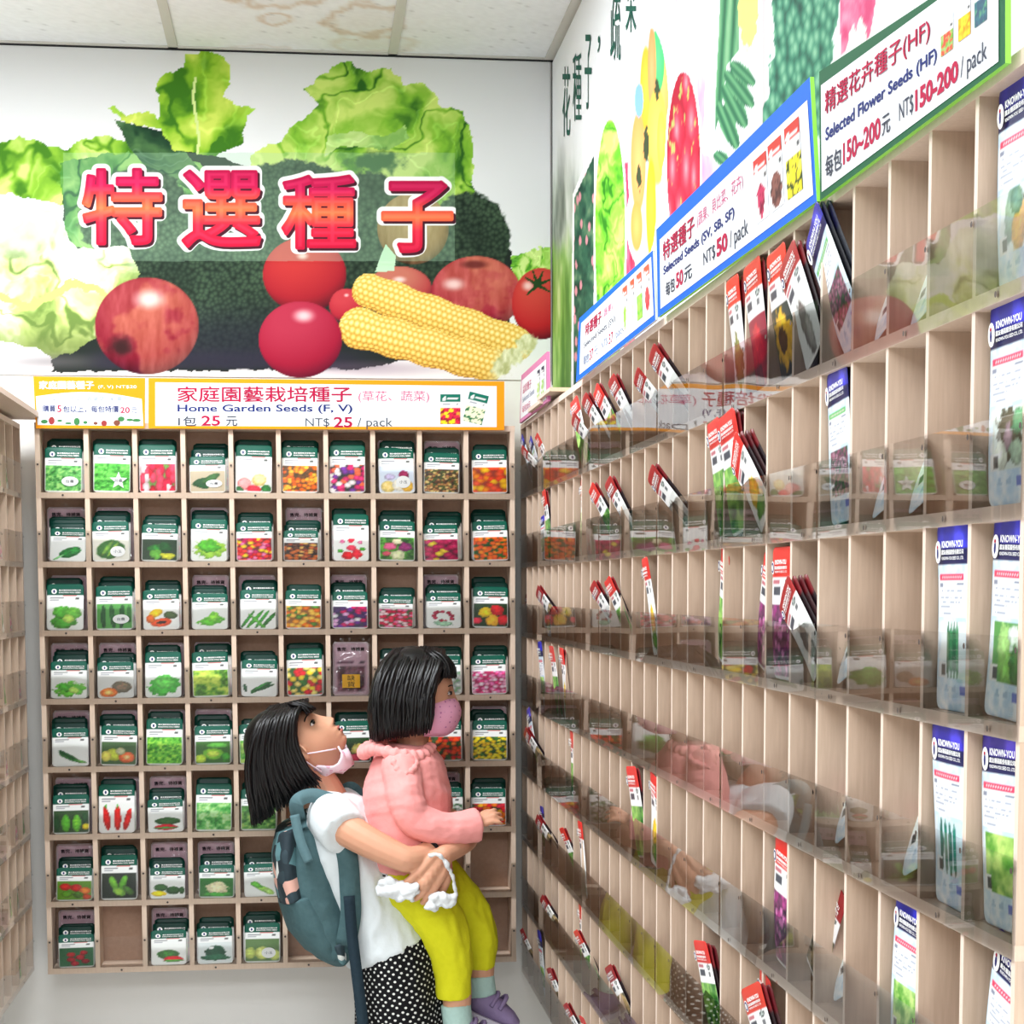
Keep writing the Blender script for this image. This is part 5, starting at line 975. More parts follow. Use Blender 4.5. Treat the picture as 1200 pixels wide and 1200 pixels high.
def head_mesh(mb, c, f, u, sc=1., mask=False):
    """a child's head: c centre, f facing direction, u up direction"""
    f = Vector(f).normalized(); u = Vector(u); u = (u-f*u.dot(f)).normalized(); s = f.cross(u)
    nu, nv = 96, 72; vs = []; fs = []
    G = lambda a, m, w: math.exp(-((a-m)/w)**2)
    for i in range(nv+1):
        th = math.pi*i/nv
        for j in range(nu):
            ph = 6.2832*j/nu; x, y, z = math.sin(th)*math.cos(ph), math.sin(th)*math.sin(ph), math.cos(th)
            X = x*(.084 if x > 0 else .096); Y = y*.071; Z = z*.100
            if z < 0:
                t = -z; Y *= 1-.30*t*t; X *= (1-.42*t*t) if x < 0 else (1+1.0*t*t)
            if x > 0:
                h = Z; l = Y; fr = x**.5
                X += fr*(.0180*G(l, 0, .0120)*(G(h, -.033, .021) if h > -.033 else G(h, -.033, .0070)) + .006*G(l, 0, .009)*G(h, -.004, .02))
                X += fr*(.005*G(abs(l), .012, .006)*G(h, -.036, .006))
                X += fr*(.0075*G(l, 0, .020)*G(h, -.051, .0055) + .0065*G(l, 0, .018)*G(h, -.063, .006) - .003*G(l, 0, .02)*G(h, -.057, .0025))
                X += fr*(.009*G(l, 0, .024)*G(h, -.084, .013) - .0035*G(l, 0, .03)*G(h, -.070, .006) - .0065*G(abs(l), .028, .014)*G(h, .000, .011) + .003*G(abs(l), .03, .02)*G(h, .02, .008) + .005*G(abs(l), .036, .018)*G(h, -.035, .02))
                X += fr*.004*G(l, 0, .05)*G(h, .045, .03)
            vs.append(Vector(c)+(f*X+s*Y+u*Z)*sc)
    for i in range(nv):
        for j in range(nu): fs.append((i*nu+j, (i+1)*nu+j, (i+1)*nu+(j+1) % nu, i*nu+(j+1) % nu))
    mb.add(vs, fs)
    return f, s, u
SKIN = mat('skin', (214, 158, 128), .5, .35, 5, 30); LIP = mat('lips', (186, 108, 100), .45, .35, 3)
for m_ in (SKIN,):
    b_ = m_.node_tree.nodes['Principled BSDF']; b_.inputs['Subsurface Weight'].default_value = .12; b_.inputs['Subsurface Radius'].default_value = (.8, .3, .2); b_.inputs['Subsurface Scale'].default_value = .01
HAIR = mat('black_hair', (12, 10, 11), .36, .32, 3, 60)
EYEW = mat('eye_white', (236, 230, 226), .2, .5, 1); EYED = mat('eye_dark', (22, 14, 12), .15, .6, 2)
TEE = mat('white_cotton', (222, 229, 231), .85, .15, 3, 60, .15, sheen=.1)
JACK = mat('pink_cotton', (250, 164, 160), .85, .15, 6, 50, .2, sheen=.1)
LIMEP = mat('lime_cotton', (220, 218, 36), .85, .15, 8, 60, .2)
MINT = mat('mint_sock', (176, 206, 198), .9, .1, 5, 90, .3)
LAV = mat('lavender_shoe', (140, 122, 160), .7, .25, 8, 60, .2); SOLE = mat('shoe_sole', (206, 200, 214), .6, .3, 4)
TEAL = mat('teal_canvas', (72, 100, 104), .8, .2, 8, 90, .2); TEALD = mat('dark_webbing', (34, 50, 60), .8, .2, 5, 120, .2); TEALP = mat('pale_teal_webbing', (92, 122, 128), .8, .2, 6, 120)
BAGW = mat('white_plastic', (222, 226, 228), .3, .4, 2)
ELAS = mat('black_elastic', (26, 26, 30), .8, .2, 3)
def dots(name, base, dot, sc, r, rand=.25):
    m, nt, b = newmat(name); tc = nt.nodes.new('ShaderNodeTexCoord'); vo = nt.nodes.new('ShaderNodeTexVoronoi'); vo.inputs['Scale'].default_value = sc; vo.inputs['Randomness'].default_value = rand
    lt = nt.nodes.new('ShaderNodeMath'); lt.operation = 'LESS_THAN'; lt.inputs[1].default_value = r; mx = nt.nodes.new('ShaderNodeMix'); mx.data_type = 'RGBA'; mx.inputs[6].default_value = L4(base); mx.inputs[7].default_value = L4(dot)
    nt.links.new(tc.outputs['Object'], vo.inputs['Vector']); nt.links.new(vo.outputs['Distance'], lt.inputs[0]); nt.links.new(lt.outputs[0], mx.inputs[0]); nt.links.new(mx.outputs[2], b.inputs['Base Color']); b.inputs['Roughness'].default_value = .8; b.inputs['Specular IOR Level'].default_value = .15
    return m
POLKA, nt_, bs_ = newmat('black_polka')
def polka():
    N = nt_.nodes.new; K = nt_.links.new; tc = N('ShaderNodeTexCoord'); sb = N('ShaderNodeVectorMath'); sb.operation = 'SUBTRACT'; c = V(469, 1180, -.36); sb.inputs[1].default_value = (c.x, c.y, 0)
    sp = N('ShaderNodeSeparateXYZ'); at2 = N('ShaderNodeMath'); at2.operation = 'ARCTAN2'; mu = N('ShaderNodeMath'); mu.operation = 'MULTIPLY'; mu.inputs[1].default_value = .115; cb = N('ShaderNodeCombineXYZ')
    rt = N('ShaderNodeMapping'); rt.inputs['Rotation'].default_value = (0, 0, .6); vo = N('ShaderNodeTexVoronoi'); vo.voronoi_dimensions = '2D'; vo.inputs['Scale'].default_value = 88; vo.inputs['Randomness'].default_value = .3
    lt = N('ShaderNodeMath'); lt.operation = 'LESS_THAN'; lt.inputs[1].default_value = .22; mx = N('ShaderNodeMix'); mx.data_type = 'RGBA'; mx.inputs[6].default_value = L4((22, 22, 24)); mx.inputs[7].default_value = L4((222, 222, 216))
    K(tc.outputs['Object'], sb.inputs[0]); K(sb.outputs[0], sp.inputs[0]); K(sp.outputs[1], at2.inputs[0]); K(sp.outputs[0], at2.inputs[1]); K(at2.outputs[0], mu.inputs[0]); K(mu.outputs[0], cb.inputs[0]); K(sp.outputs[2], cb.inputs[1])
    K(cb.outputs[0], rt.inputs[0]); K(rt.outputs[0], vo.inputs['Vector']); K(vo.outputs['Distance'], lt.inputs[0]); K(lt.outputs[0], mx.inputs[0]); K(mx.outputs[2], bs_.inputs['Base Color']); bs_.inputs['Roughness'].default_value = .85; bs_.inputs['Specular IOR Level'].default_value = .12
polka(); MASKP = dots('pink_dotted_mask', (238, 170, 200), (190, 110, 160), 90, .2); MASKW = dots('pale_print_mask', (240, 224, 234), (230, 178, 200), 70, .3, 1)
def floral():
    m, nt, b = newmat('bag_floral'); tc = nt.nodes.new('ShaderNodeTexCoord'); vo = nt.nodes.new('ShaderNodeTexVoronoi'); vo.inputs['Scale'].default_value = 34; cr = nt.nodes.new('ShaderNodeValToRGB'); cr.color_ramp.interpolation = 'CONSTANT'
    e = cr.color_ramp.elements; e[0].color = L4((30, 46, 54)); e[1].position = .45; e[1].color = L4((96, 140, 146))
    for p, c in ((.6, (226, 176, 160)), (.72, (232, 236, 232)), (.85, (44, 62, 70))): q = e.new(p); q.color = L4(c)
    sp = nt.nodes.new('ShaderNodeSeparateColor'); nt.links.new(tc.outputs['Object'], vo.inputs['Vector']); nt.links.new(vo.outputs['Color'], sp.inputs[0]); nt.links.new(sp.outputs[0], cr.inputs[0]); nt.links.new(cr.outputs[0], b.inputs['Base Color']); b.inputs['Roughness'].default_value = .8; return m
FLORAL = floral()
def checker():
    m, nt, b = newmat('check_cotton'); tc = nt.nodes.new('ShaderNodeTexCoord'); ck = nt.nodes.new('ShaderNodeTexChecker'); ck.inputs['Scale'].default_value = 180; ck.inputs[1].default_value = L4((30, 30, 36)); ck.inputs[2].default_value = L4((232, 232, 236)); nt.links.new(tc.outputs['Object'], ck.inputs['Vector']); nt.links.new(ck.outputs[0], b.inputs['Base Color']); b.inputs['Roughness'].default_value = .8; return m
CHECK = checker()
def hand(mb, wrist, palm_dir, back_n, sc, curl, thumb_side=1, spread=.16):
    """palm, four fingers of unequal length with bent knuckles and a thumb; returns finger tips"""
    d = Vector(palm_dir).normalized(); n = Vector(back_n); n = (n-d*n.dot(d)).normalized(); s = d.cross(n)*thumb_side
    W = Vector(wrist); pl = .050*sc
    for k in range(5):
        q = W+d*pl*k/4; mb.ellipsoid(q+d*.004, (.013*sc, .013*sc, .013*sc), 0, 10, 8)
    for k in (-1.4, -.5, .5, 1.4): mb.tube([W+s*k*.006*sc, W+d*pl*.5+s*k*.011*sc, W+d*pl+s*k*.0125*sc], [.010*sc, .0105*sc, .0085*sc], 10)
    L = (.040, .046, .043, .033)
    for k in range(4):
        o = (1.5-k)*.0125*sc; a = (1.5-k)*spread; dd = (d*math.cos(a)+s*math.sin(a)).normalized(); p = W+d*pl*.92+s*o; pts = [p-dd*.012*sc, p]; ang = 0
        for j, (fl, cu) in enumerate(zip((.44, .32, .24), curl)):
            ang += cu; dj = dd*math.cos(ang)-n*math.sin(ang); p = p+dj*L[k]*sc*fl; pts.append(p)
        mb.tube(spline(pts, 12), list(np.interp(np.linspace(0, 1, 12), [0, .3, .65, 1], [.0078*sc, .0074*sc, .0066*sc, .0054*sc])), 10); mb.ellipsoid(pts[-1], (.0056*sc,)*3, 0, 10, 6)
    b = W+d*pl*.25+s*.012*sc; t1 = b+(s*.8+d*.6).normalized()*.020*sc-n*.004*sc; t2 = t1+(s*.35+d*.9).normalized()*.020*sc-n*.006*sc; t3 = t2+(d*.95+s*.05).normalized()*.015*sc-n*.006*sc
    mb.tube(spline([W+d*pl*.1, b, t1, t2, t3], 12), list(np.interp(np.linspace(0, 1, 12), [0, .4, 1], [.010*sc, .0088*sc, .006*sc])), 10); mb.ellipsoid(t3, (.0062*sc,)*3, 0, 10, 6)
def eye(parent, c, f, s, u, side, sc=1., dx=.0, label=None):
    q = Vector(c)+(f*(.0715+dx)+s*side*.031+u*.000)*sc; nrm = (f*.86+s*side*.5).normalized(); t = u.cross(nrm).normalized()
    rot = Matrix((nrm, t, nrm.cross(t))).transposed()
    m = MB(); m.ellipsoid(q, (.0042*sc, .0110*sc, .0046*sc), 0, 18, 12, rot); m.ellipsoid(q+nrm*.0022*sc+f*.0016*sc, (.0028*sc, .0058*sc, .0045*sc), 1, 16, 10, rot)
    arc = [q+t*(.0125*sc*math.cos(a))+u*(.0054*sc*math.sin(a)-.0006)+nrm*(.0036*sc*math.sin(a)+.0006) for a in np.linspace(.05, 3.09, 9)]
    m.tube(arc, [.0007*sc]+[.0012*sc]*7+[.0007*sc], 6, 1); m.build('eye', [EYEW, EYED], parent, True)
    m = MB(); arc = [q+t*(.016*sc*math.cos(a))+u*(.0150+.0045*math.sin(a))*sc+nrm*(.004*math.sin(a)+.001)*sc for a in np.linspace(.2, 2.94, 9)]
    m.tube(arc, [.0006*sc]+[.0016*sc]*7+[.0006*sc], 6, 0); m.build('eyebrow', HAIR, parent, True)
def locks(mb, rows, n, rnd, w=.0075, steps=10, jit=.002):
    """rows: function (a, b) -> list of control points; many flattened tapering locks"""
    for k in range(n):
        a, b = rnd.random(), rnd.random()*2-1; P = [Vector(p)+Vector((rnd.uniform(-jit, jit), rnd.uniform(-jit, jit), rnd.uniform(-jit, jit))) for p in rows(a, b)]
        pts = spline(P, steps); r = w*rnd.uniform(.6, 1.15); rr = [r*(.5+.6*math.sin(math.pi*min(1, .15+i/(steps-1)*.8))) for i in range(steps)]; rr[-1] = .0008; rr[-2] *= .7
        mb.tube(pts, rr, 6, 0)
# ---- older girl
YG = -.36
girl = thing('person', 'older girl in white tee and polka-dot skirt leaning back to lift a toddler', 'person', (V(470, 1130, YG).x, YG, 0))
def gpar(root):
    for o in root.children: o.matrix_parent_inverse = Matrix.Translation(-root.location)
gy = YG
hc = V(344, 876, gy); gf = Vector((.60, -.06, .80)); gu = Vector((-.8, 0, .6))
body = MB()
GF, GS, GU = head_mesh(body, hc, gf, gu, .98)
NS = 1 if GS.y < 0 else -1                                   # which way along s the camera side lies
limb(body, [V(352, 893, gy), V(374, 916, gy), V(388, 945, gy)], [.042, .038, .046])
hip, chest = V(468, 1120, gy), V(402, 985, gy)
def sec(px, py, ru, rv, y=gy, tilt=.42): return (V(px, py, y), Vector((math.cos(tilt), 0, math.sin(tilt)))*ru, Vector((0, 1, 0))*rv)
loft(body, [sec(384, 938, .045, .07), sec(390, 956, .068, .105), sec(402, 990, .078, .112), sec(425, 1045, .074, .10), sec(450, 1095, .076, .104), sec(462, 1135, .074, .104), sec(468, 1165, .07, .10)])
# near arm round the toddler, hand closing on the other forearm
limb(body, [V(386, 958, gy-.10), V(425, 983, gy-.155), V(466, 1003, gy-.185), V(482, 1007, gy-.185), V(500, 1000, gy-.16), V(518, 986, gy-.13)], [.040, .034, .029, .028, .025, .019], 26)
hand(body, V(518, 986, gy-.13), V(548, 968, gy-.05)-V(518, 986, gy-.13), Vector((0, -1, .3)), .80, (.35, .5, .4), -1)
# far arm behind the toddler, coming forward round her lap
limb(body, [V(398, 950, gy+.10), V(455, 985, gy+.13), V(520, 985, gy+.10), V(546, 982, gy+.0), V(540, 990, gy-.12), V(520, 1002, gy-.180)], [.040, .033, .028, .026, .023, .021], 30)
hand(body, V(519, 1003, gy-.181), V(491, 1044, gy-.203)-V(519, 1003, gy-.181), Vector((.5, -1, .35)), 1.30, (.22, .5, .45), -1, .10)
# legs down to the floor
for dy in (-.045, .045):
    k = V(478, 1290, gy+dy); an = Vector((k.x-.06, gy+dy, .07)); limb(body, [V(466, 1160, gy+dy), k, an], [.058, .048, .034], 20)
body.ellipsoid(hc+GS*NS*.070+GF*.006-GU*.022, (.012, .006, .020), 0, 14, 10)
gb = fuse('body', body, .0024, SKIN, girl, 3)
eye(girl, hc, GF, GS, GU, NS, .98); eye(girl, hc, GF, GS, GU, -NS, .98)
def face_x(h, l=0.):
    z = h/.1; x = math.sqrt(max(0, 1-z*z)); X = x*.084*((1+1.0*z*z) if z < 0 else 1); g = lambda a, m, w: math.exp(-((a-m)/w)**2); fr = x**.5
    return X+fr*(.0075*g(l, 0, .020)*g(h, -.051, .0055)+.0065*g(l, 0, .018)*g(h, -.063, .006))
cm_ = Matrix((GF, GS, GU)).transposed(); m_ = MB()
for h_, rx, ry, rz, k_ in ((-.0520, .0036, .0160, .0030, 0), (-.0620, .0036, .0140, .0034, 0), (-.0570, .0036, .0130, .0026, 1)): m_.ellipsoid(hc+(GF*(face_x(h_)-.0026-.0008*k_)+GU*h_)*.98, (rx, ry, rz), k_, 16, 10, cm_)
m_.build('lips', [LIP, EYED], girl, True)
m_ = MB(); m_.ellipsoid(hc+(GF*(face_x(-.040)+.009)-GU*.0405+GS*NS*.0062)*.98, (.0034, .0022, .0016), 0, 10, 6, cm_); m_.build('nostril', EYED, girl, True)
m_ = MB(); p_ = hc+GS*NS*.072+GF*.008-GU*.022
m_.tube(spline([p_+GU*.020-GF*.006, p_+GU*.026+GF*.008, p_+GU*.012+GF*.014+GS*NS*.006, p_-GU*.004+GF*.010+GS*NS*.006], 10), [.003]*10, 8); m_.ellipsoid(p_-GU*.002, (.010, .006, .014), 0, 14, 10, Matrix((GF, GS, GU)).transposed()); m_.build('ear', SKIN, girl, True)
# T-shirt
t_ = MB(); loft(t_, [sec(385, 937, .046, .070), sec(388, 950, .074, .112), sec(402, 988, .094, .124), sec(424, 1040, .096, .116), sec(446, 1084, .100, .118), sec(459, 1108, .106, .124)])
limb(t_, [V(388, 956, gy-.085), V(404, 976, gy-.142)], [.051, .050], 8, cut=True); limb(t_, [V(398, 948, gy+.085), V(428, 970, gy+.14)], [.050, .049], 8, cut=True)
def tee_fn(co, no):
    co = wrinkle(.0045, 16, 3, (1.4, 1, .6))(co, no); return co
fuse('t_shirt', t_, .005, TEE, girl, 4, fn=tee_fn)
m_ = MB(); ring_ = [V(386, 934, gy)+Vector((.55, 0, -.18)).normalized()*(.055*math.cos(a))+Vector((0, 1, 0))*.068*math.sin(a) for a in np.linspace(0, 6.2832, 25)]; m_.tube(ring_, .0045, 8); m_.build('neckline', TEE, girl, True)
# skirt
s_ = MB(); z_ = lambda px, py: V(px, py, gy)
loft(s_, [sec(455, 1088, .086, .108, tilt=.3), sec(466, 1120, .098, .130, tilt=.15), sec(470, 1180, .098, .140, tilt=0), sec(471, 1260, .102, .14, tilt=0), sec(473, 1340, .112, .15, tilt=0)]); fuse('skirt', s_, .006, POLKA, girl, 4, fn=wrinkle(.006, 12, 5, (1.6, 1, .25)))
for dy in (-.055, .055):
    k = V(478, 1290, gy+dy); m_ = MB(); m_.ellipsoid((k.x-.02, gy+dy, .035), (.10, .038, .034), 0, 20, 12); m_.box(k.x-.115, k.x+.075, gy+dy-.034, gy+dy+.034, .0, .014, 1); m_.build('shoe', [LAV, SOLE], girl, True)
# pulled-down mask with ear loops
m_ = MB(); ex = GF
def on_jaw(a, h, off=.0):
    return hc+(GF*(math.cos(a)*.074+.0+off)+GS*math.sin(a)*(.058+off)*-NS*-1)*1.0+GU*h
rows_ = []
for r in np.linspace(0, 1, 9):
    rows_.append([hc+GF*(.066-.076*r+.004*math.sin(a*5+r*9))+GS*(math.sin(a)*(.050+.012*math.sin(3.14*r)))+GU*(-.099-.026*math.sin(3.14*min(1, r*1.15)**.8)+(1-math.cos(a))*(.036+.018*r)+.004*math.sin(r*17+a*3)*math.cos(a)) for a in np.linspace(-1.30, 1.30, 25)])
vs = [v for r in rows_ for v in r]; m_.add(vs, [(i*25+j, i*25+j+1, (i+1)*25+j+1, (i+1)*25+j) for i in range(8) for j in range(24)])
mk = m_.build('face_mask', MASKW, girl, True); sm = mk.modifiers.new('thick', 'SOLIDIFY'); sm.thickness = .004
m_ = MB(); e_ = hc+GS*NS*.077+GF*.002-GU*.012
for tgt in (hc+GF*.058+GS*NS*.050-GU*.072, hc+GF*.000+GS*NS*.054-GU*.076): m_.tube(spline([e_, (e_+tgt)/2+GS*NS*.006, tgt], 8), .0016, 6)
m_.build('ear_loop', MASKW, mk, True); mk.children[0].matrix_parent_inverse = Matrix()
# hair
hr = MB(); cap = Matrix((GF, GS, GU)).transposed(); hr.ellipsoid(hc-GF*.010+GU*.012, (.086, .082, .096), 0, 28, 20, cap)
hv = fuse('hair_cap', hr, .004, HAIR, None, 2, fn=None)
co_ = np.zeros(len(hv.data.vertices)*3); hv.data.vertices.foreach_get('co', co_); co_ = co_.reshape(-1, 3); rel = co_-np.array(hc); ff, uu, ss = rel@np.array(GF), rel@np.array(GU), np.abs(rel@np.array(GS))
# draw the face side of the cap back under the skin
lim = .046+.0*uu-np.clip(-(uu-.05), 0, .2)*.62; pull = np.clip(ff-lim, 0, None); co_ -= np.outer(pull*1.0, np.array(GF)); hv.data.vertices.foreach_set('co', co_.ravel()); hv.data.update()
lk = MB(); rnd = random.Random(8)
def grow(a, b):
    st = V(358-46*a, 822+16*a, gy+.045*b); mid = V(346-54*a, 868+22*a, gy+.088*b+.0); m2 = V(355-62*a, 892+36*a, gy+.092*b); en = V(376-78*a+rnd.uniform(-3, 3), 917+46*a+rnd.uniform(-8, 6), gy+.084*b)
    top = hc+GU*.112+GF*(.052-.075*a)+GS*.0
    st = V(360-40*a, 821+8*a, gy+.030*b); return [st, (st+mid)/2+Vector((-.008, .030*b, .014)), mid, m2, en]
def grow_side(a, b):
    sgn = -1 if rnd.random() < .62 else 1; return grow(a, sgn*(.82+.18*abs(b)))
def grow_back(a, b): return grow(.72+.30*a, b)
locks(lk, grow_side, 620, rnd, .0046, 10, .003); locks(lk, grow_back, 420, rnd, .0052, 10, .003)
def bangs(a, b): return [V(346-8*a, 822+4*a, gy+.06*b), V(357-3*a, 824+6*a, gy+.066*b), V(370-10*a+rnd.uniform(-3, 2), 830+8*a, gy+.068*b)]
locks(lk, bangs, 150, rnd, .0036, 8)
hv.parent = girl; lk.build('hair_locks', HAIR, girl, True); hv.name = 'hair'
# backpack
b_ = MB(); bx = lambda px, py, u, v: (V(px, py, gy+.01), Vector((math.cos(.35), 0, math.sin(.35)))*u, Vector((0, 1, 0))*v)
loft(b_, [bx(356, 952, .02, .06), bx(357, 968, .044, .105), bx(358, 1000, .062, .125), bx(365, 1040, .074, .13), bx(380, 1080, .070, .13), bx(394, 1108, .050, .12), bx(402, 1122, .022, .08)], 28)
bag = thing('backpack', "teal backpack with floral panels hanging on the older girl's back", 'backpack', (V(370, 1040, gy).x, gy+.01, V(370, 1040, gy).z))
bb_ = fuse('bag_body', b_, .005, TEAL, bag, 6, fn=wrinkle(.004, 10, 8))
def shell(secs, name, m, par_, sc=1.03): 
    q = MB(); loft(q, secs, 28); return fuse(name, q, .004, m, par_, 4)
shell([bx(338, 966, .030, .118), bx(336, 990, .036, .136), bx(339, 1020, .038, .139), bx(345, 1046, .038, .139)], 'floral_panel', FLORAL, bag)
shell([bx(394, 1094, .026, .134), bx(399, 1110, .022, .126), bx(402, 1120, .012, .10)], 'bottom_panel', FLORAL, bag)
shell([bx(352, 1042, .054, .139), bx(366, 1074, .060, .140), bx(380, 1098, .050, .134), bx(392, 1114, .028, .115)], 'front_pocket', TEAL, bag)
def strap(name, pts, w, th, m, par_, n=20):
    P = spline(pts, n); q = MB(); vs = []
    for i, p in enumerate(P):
        t = (P[min(i+1, n-1)]-P[max(i-1, 0)]).normalized(); nrm = Vector((0, -1, 0)); nrm = (nrm-t*nrm.dot(t)); nrm = nrm.normalized() if nrm.length > .1 else Vector((1, 0, 0)); sd = t.cross(nrm)
        vs += [p+sd*w/2+nrm*th/2, p-sd*w/2+nrm*th/2, p-sd*w/2-nrm*th/2, p+sd*w/2-nrm*th/2]
    q.add(vs, [(i*4+j, i*4+(j+1) % 4, (i+1)*4+(j+1) % 4, (i+1)*4+j) for i in range(n-1) for j in range(4)]+[(3, 2, 1, 0), tuple((n-1)*4+j for j in range(4))]); return q.build(name, m, par_, True)
strap('shoulder_strap', [V(350, 960, gy-.09), V(348, 940, gy-.115), V(366, 932, gy-.105), V(390, 938, gy-.10)], .030, .006, TEALP, bag)
strap('shoulder_strap', [V(345, 955, gy-.12), V(352, 985, gy-.128), V(362, 1010, gy-.134)], .020, .006, TEALP, bag)
strap('arm_strap', [V(403, 985, gy-.124), V(408, 1010, gy-.127), V(410, 1040, gy-.124), V(411, 1072, gy-.122), V(405, 1108, gy-.11)], .044, .007, TEAL, bag)
strap('webbing', [V(409, 1050, gy-.129), V(412, 1090, gy-.128), V(418, 1140, gy-.132), V(425, 1200, gy-.14), V(428, 1260, gy-.15)], .024, .004, TEALD, bag)
strap('shoulder_strap', [V(398, 932, gy+.07), V(412, 924, gy+.09), V(426, 940, gy+.10)], .03, .006, TEAL, bag)
gpar(bag)
m_ = MB(); w0 = V(505, 996, gy-.152); ax_ = (V(518, 986, gy-.13)-V(500, 1000, gy-.16)).normalized(); a1 = ax_.orthogonal().normalized(); a2 = ax_.cross(a1)
m_.tube([w0+a1*.0235*math.cos(t)+a2*.0235*math.sin(t) for t in np.linspace(0, 6.2832, 21)], .0045, 8); tag(m_.build("hair_band", ELAS, None, True), "black elastic hair band round the older girl's wrist", 'hair band')
gpar(girl)
# ---- toddler
YT = -.40; ty = YT
tod = thing('person', 'toddler in pink jacket and lime trousers carried in the older girl\'s arms', 'person', (V(490, 1010, ty).x, ty, V(490, 1010, ty).z))
tc_ = V(489, 811, ty); tf, tu = Vector((.985, .10, -.03)), Vector((.03, 0, 1))
tb = MB(); TF, TS, TU = head_mesh(tb, tc_, tf, tu, .90); TN = 1 if TS.y < 0 else -1
limb(tb, [V(486, 850, ty), V(484, 868, ty), V(482, 890, ty)], [.036, .034, .044])
def ts(px, py, ru, rv, y=ty, tilt=.05): return (V(px, py, y), Vector((math.cos(tilt), 0, -math.sin(tilt)))*ru, Vector((0, 1, 0))*rv)
loft(tb, [ts(480, 878, .04, .06), ts(478, 900, .07, .09), ts(478, 950, .078, .092), ts(482, 1000, .080, .095), ts(490, 1030, .075, .09)])
limb(tb, [V(470, 900, ty-.075), V(482, 958, ty-.105), V(520, 972, ty-.105), V(560, 964, ty-.086)], [.034, .028, .023, .015], 22)
hand(tb, V(560, 964, ty-.086), V(580, 956, ty-.082)-V(560, 964, ty-.086), Vector((.1, -.75, .8)), .66, (.2, .45, .4), -1, .26)
limb(tb, [V(488, 900, ty+.075), V(510, 950, ty+.10), V(530, 960, ty+.09)], [.034, .030, .022], 16)
limb(tb, [V(484, 1035, ty-.045), V(518, 1082, ty-.055), V(534, 1150, ty-.05), V(535, 1196, ty-.05)], [.058, .048, .034, .028], 22)
limb(tb, [V(500, 1020, ty+.05), V(548, 1072, ty+.055), V(562, 1120, ty+.05), V(563, 1165, ty+.05)], [.056, .046, .033, .027], 22)
fuse('body', tb, .0024, SKIN, tod, 3)
eye(tod, tc_, TF, TS, TU, TN, .90, .001); eye(tod, tc_, TF, TS, TU, -TN, .90, .001)
# mask over nose and mouth
m_ = MB(); rows_ = []
for h, fw, sd in ((-.012, .088, .050), (-.024, .100, .056), (-.040, .106, .060), (-.056, .104, .060), (-.072, .098, .056), (-.088, .088, .048), (-.098, .072, .040)):
    rows_.append([tc_+TF*(.010+(fw-.010)*math.cos(a)**.8 if math.cos(a) > 0 else .010)*.92+TS*math.sin(a)*sd*1.05+TU*h*.95 for a in np.linspace(-1.57, 1.57, 25)])
m_.add([v for r in rows_ for v in r], [(i*25+j, i*25+j+1, (i+1)*25+j+1, (i+1)*25+j) for i in range(6) for j in range(24)]); mk = m_.build('face_mask', MASKP, tod, True); sm = mk.modifiers.new('thick', 'SOLIDIFY'); sm.thickness = .003
# jacket
j_ = MB(); loft(j_, [ts(480, 872, .046, .062), ts(479, 888, .074, .094), ts(477, 925, .094, .108), ts(477, 960, .094, .106), ts(477, 990, .088, .106), ts(482, 1012, .088, .106), ts(484, 1018, .088, .106)])
limb(j_, [V(470, 900, ty-.080), V(476, 936, ty-.112), V(487, 960, ty-.116), V(524, 972, ty-.108), V(559, 967, ty-.088)], [.041, .038, .036, .034, .036], 26, cut=True)
limb(j_, [V(488, 900, ty+.080), V(508, 945, ty+.108), V(524, 952, ty+.10)], [.044, .041, .036], 16, cut=True)
fuse('jacket', j_, .004, JACK, tod, 2, fn=wrinkle(.0032, 15, 11, (1, 1, 1.7)))
m_ = MB(); rnd = random.Random(4)
fr_ = [V(432+k*2.0, 872-3*math.sin(k*.16)+(2.5 if k % 2 else -1.5), ty-.05-.03*math.sin(k*.12)) for k in range(26)]
m_.tube(spline([V(428, 882, ty-.01), V(440, 878, ty-.06), V(466, 884, ty-.095), V(492, 886, ty-.075), V(505, 876, ty-.03)], 24), [.010+.006*(k % 2) for k in range(24)], 10)
m_.tube(spline([V(426, 884, ty-.02), V(428, 878, ty+.04), V(450, 868, ty+.08), V(480, 866, ty+.075)], 18), [.012+.004*(k % 2) for k in range(18)], 10)
m_.tube(spline([V(460, 890, ty-.108), V(470, 906, ty-.122), V(484, 902, ty-.118), V(488, 890, ty-.09)], 16), [.006+.004*(k % 2) for k in range(16)], 8)
fuse('hood_ruffle', m_, .0032, JACK, tod, 2)
m_ = MB(); loft(m_, [ts(486, 1030, .086, .104), ts(485, 1018, .086, .103), ts(483, 1004, .080, .098)]); fuse('check_shirt_hem', m_, .005, CHECK, tod, 2)
p_ = MB(); loft(p_, [ts(486, 1014, .078, .095), ts(490, 1032, .084, .102), ts(496, 1046, .076, .10)])
limb(p_, [V(482, 1034, ty-.050), V(517, 1082, ty-.060), V(530, 1128, ty-.055), V(532, 1168, ty-.052)], [.060, .052, .041, .036], 24, cut=True)
limb(p_, [V(502, 1018, ty+.05), V(546, 1072, ty+.055), V(560, 1106, ty+.05), V(564, 1134, ty+.05)], [.060, .053, .042, .030], 24, cut=True)
fuse('trousers', p_, .0045, LIMEP, tod, 3, fn=wrinkle(.005, 15, 21, (1.3, 1, .7)))
for (px, py, y, s) in ((534, 1192, ty-.05, 1), (562, 1158, ty+.05, 1)):
    m_ = MB(); m_.tube(spline([V(px, py-16, y), V(px+1, py-6, y), V(px+3, py+8, y)], 10), [.033]*10, 18); fuse('sock', m_, .004, MINT, tod, 2)
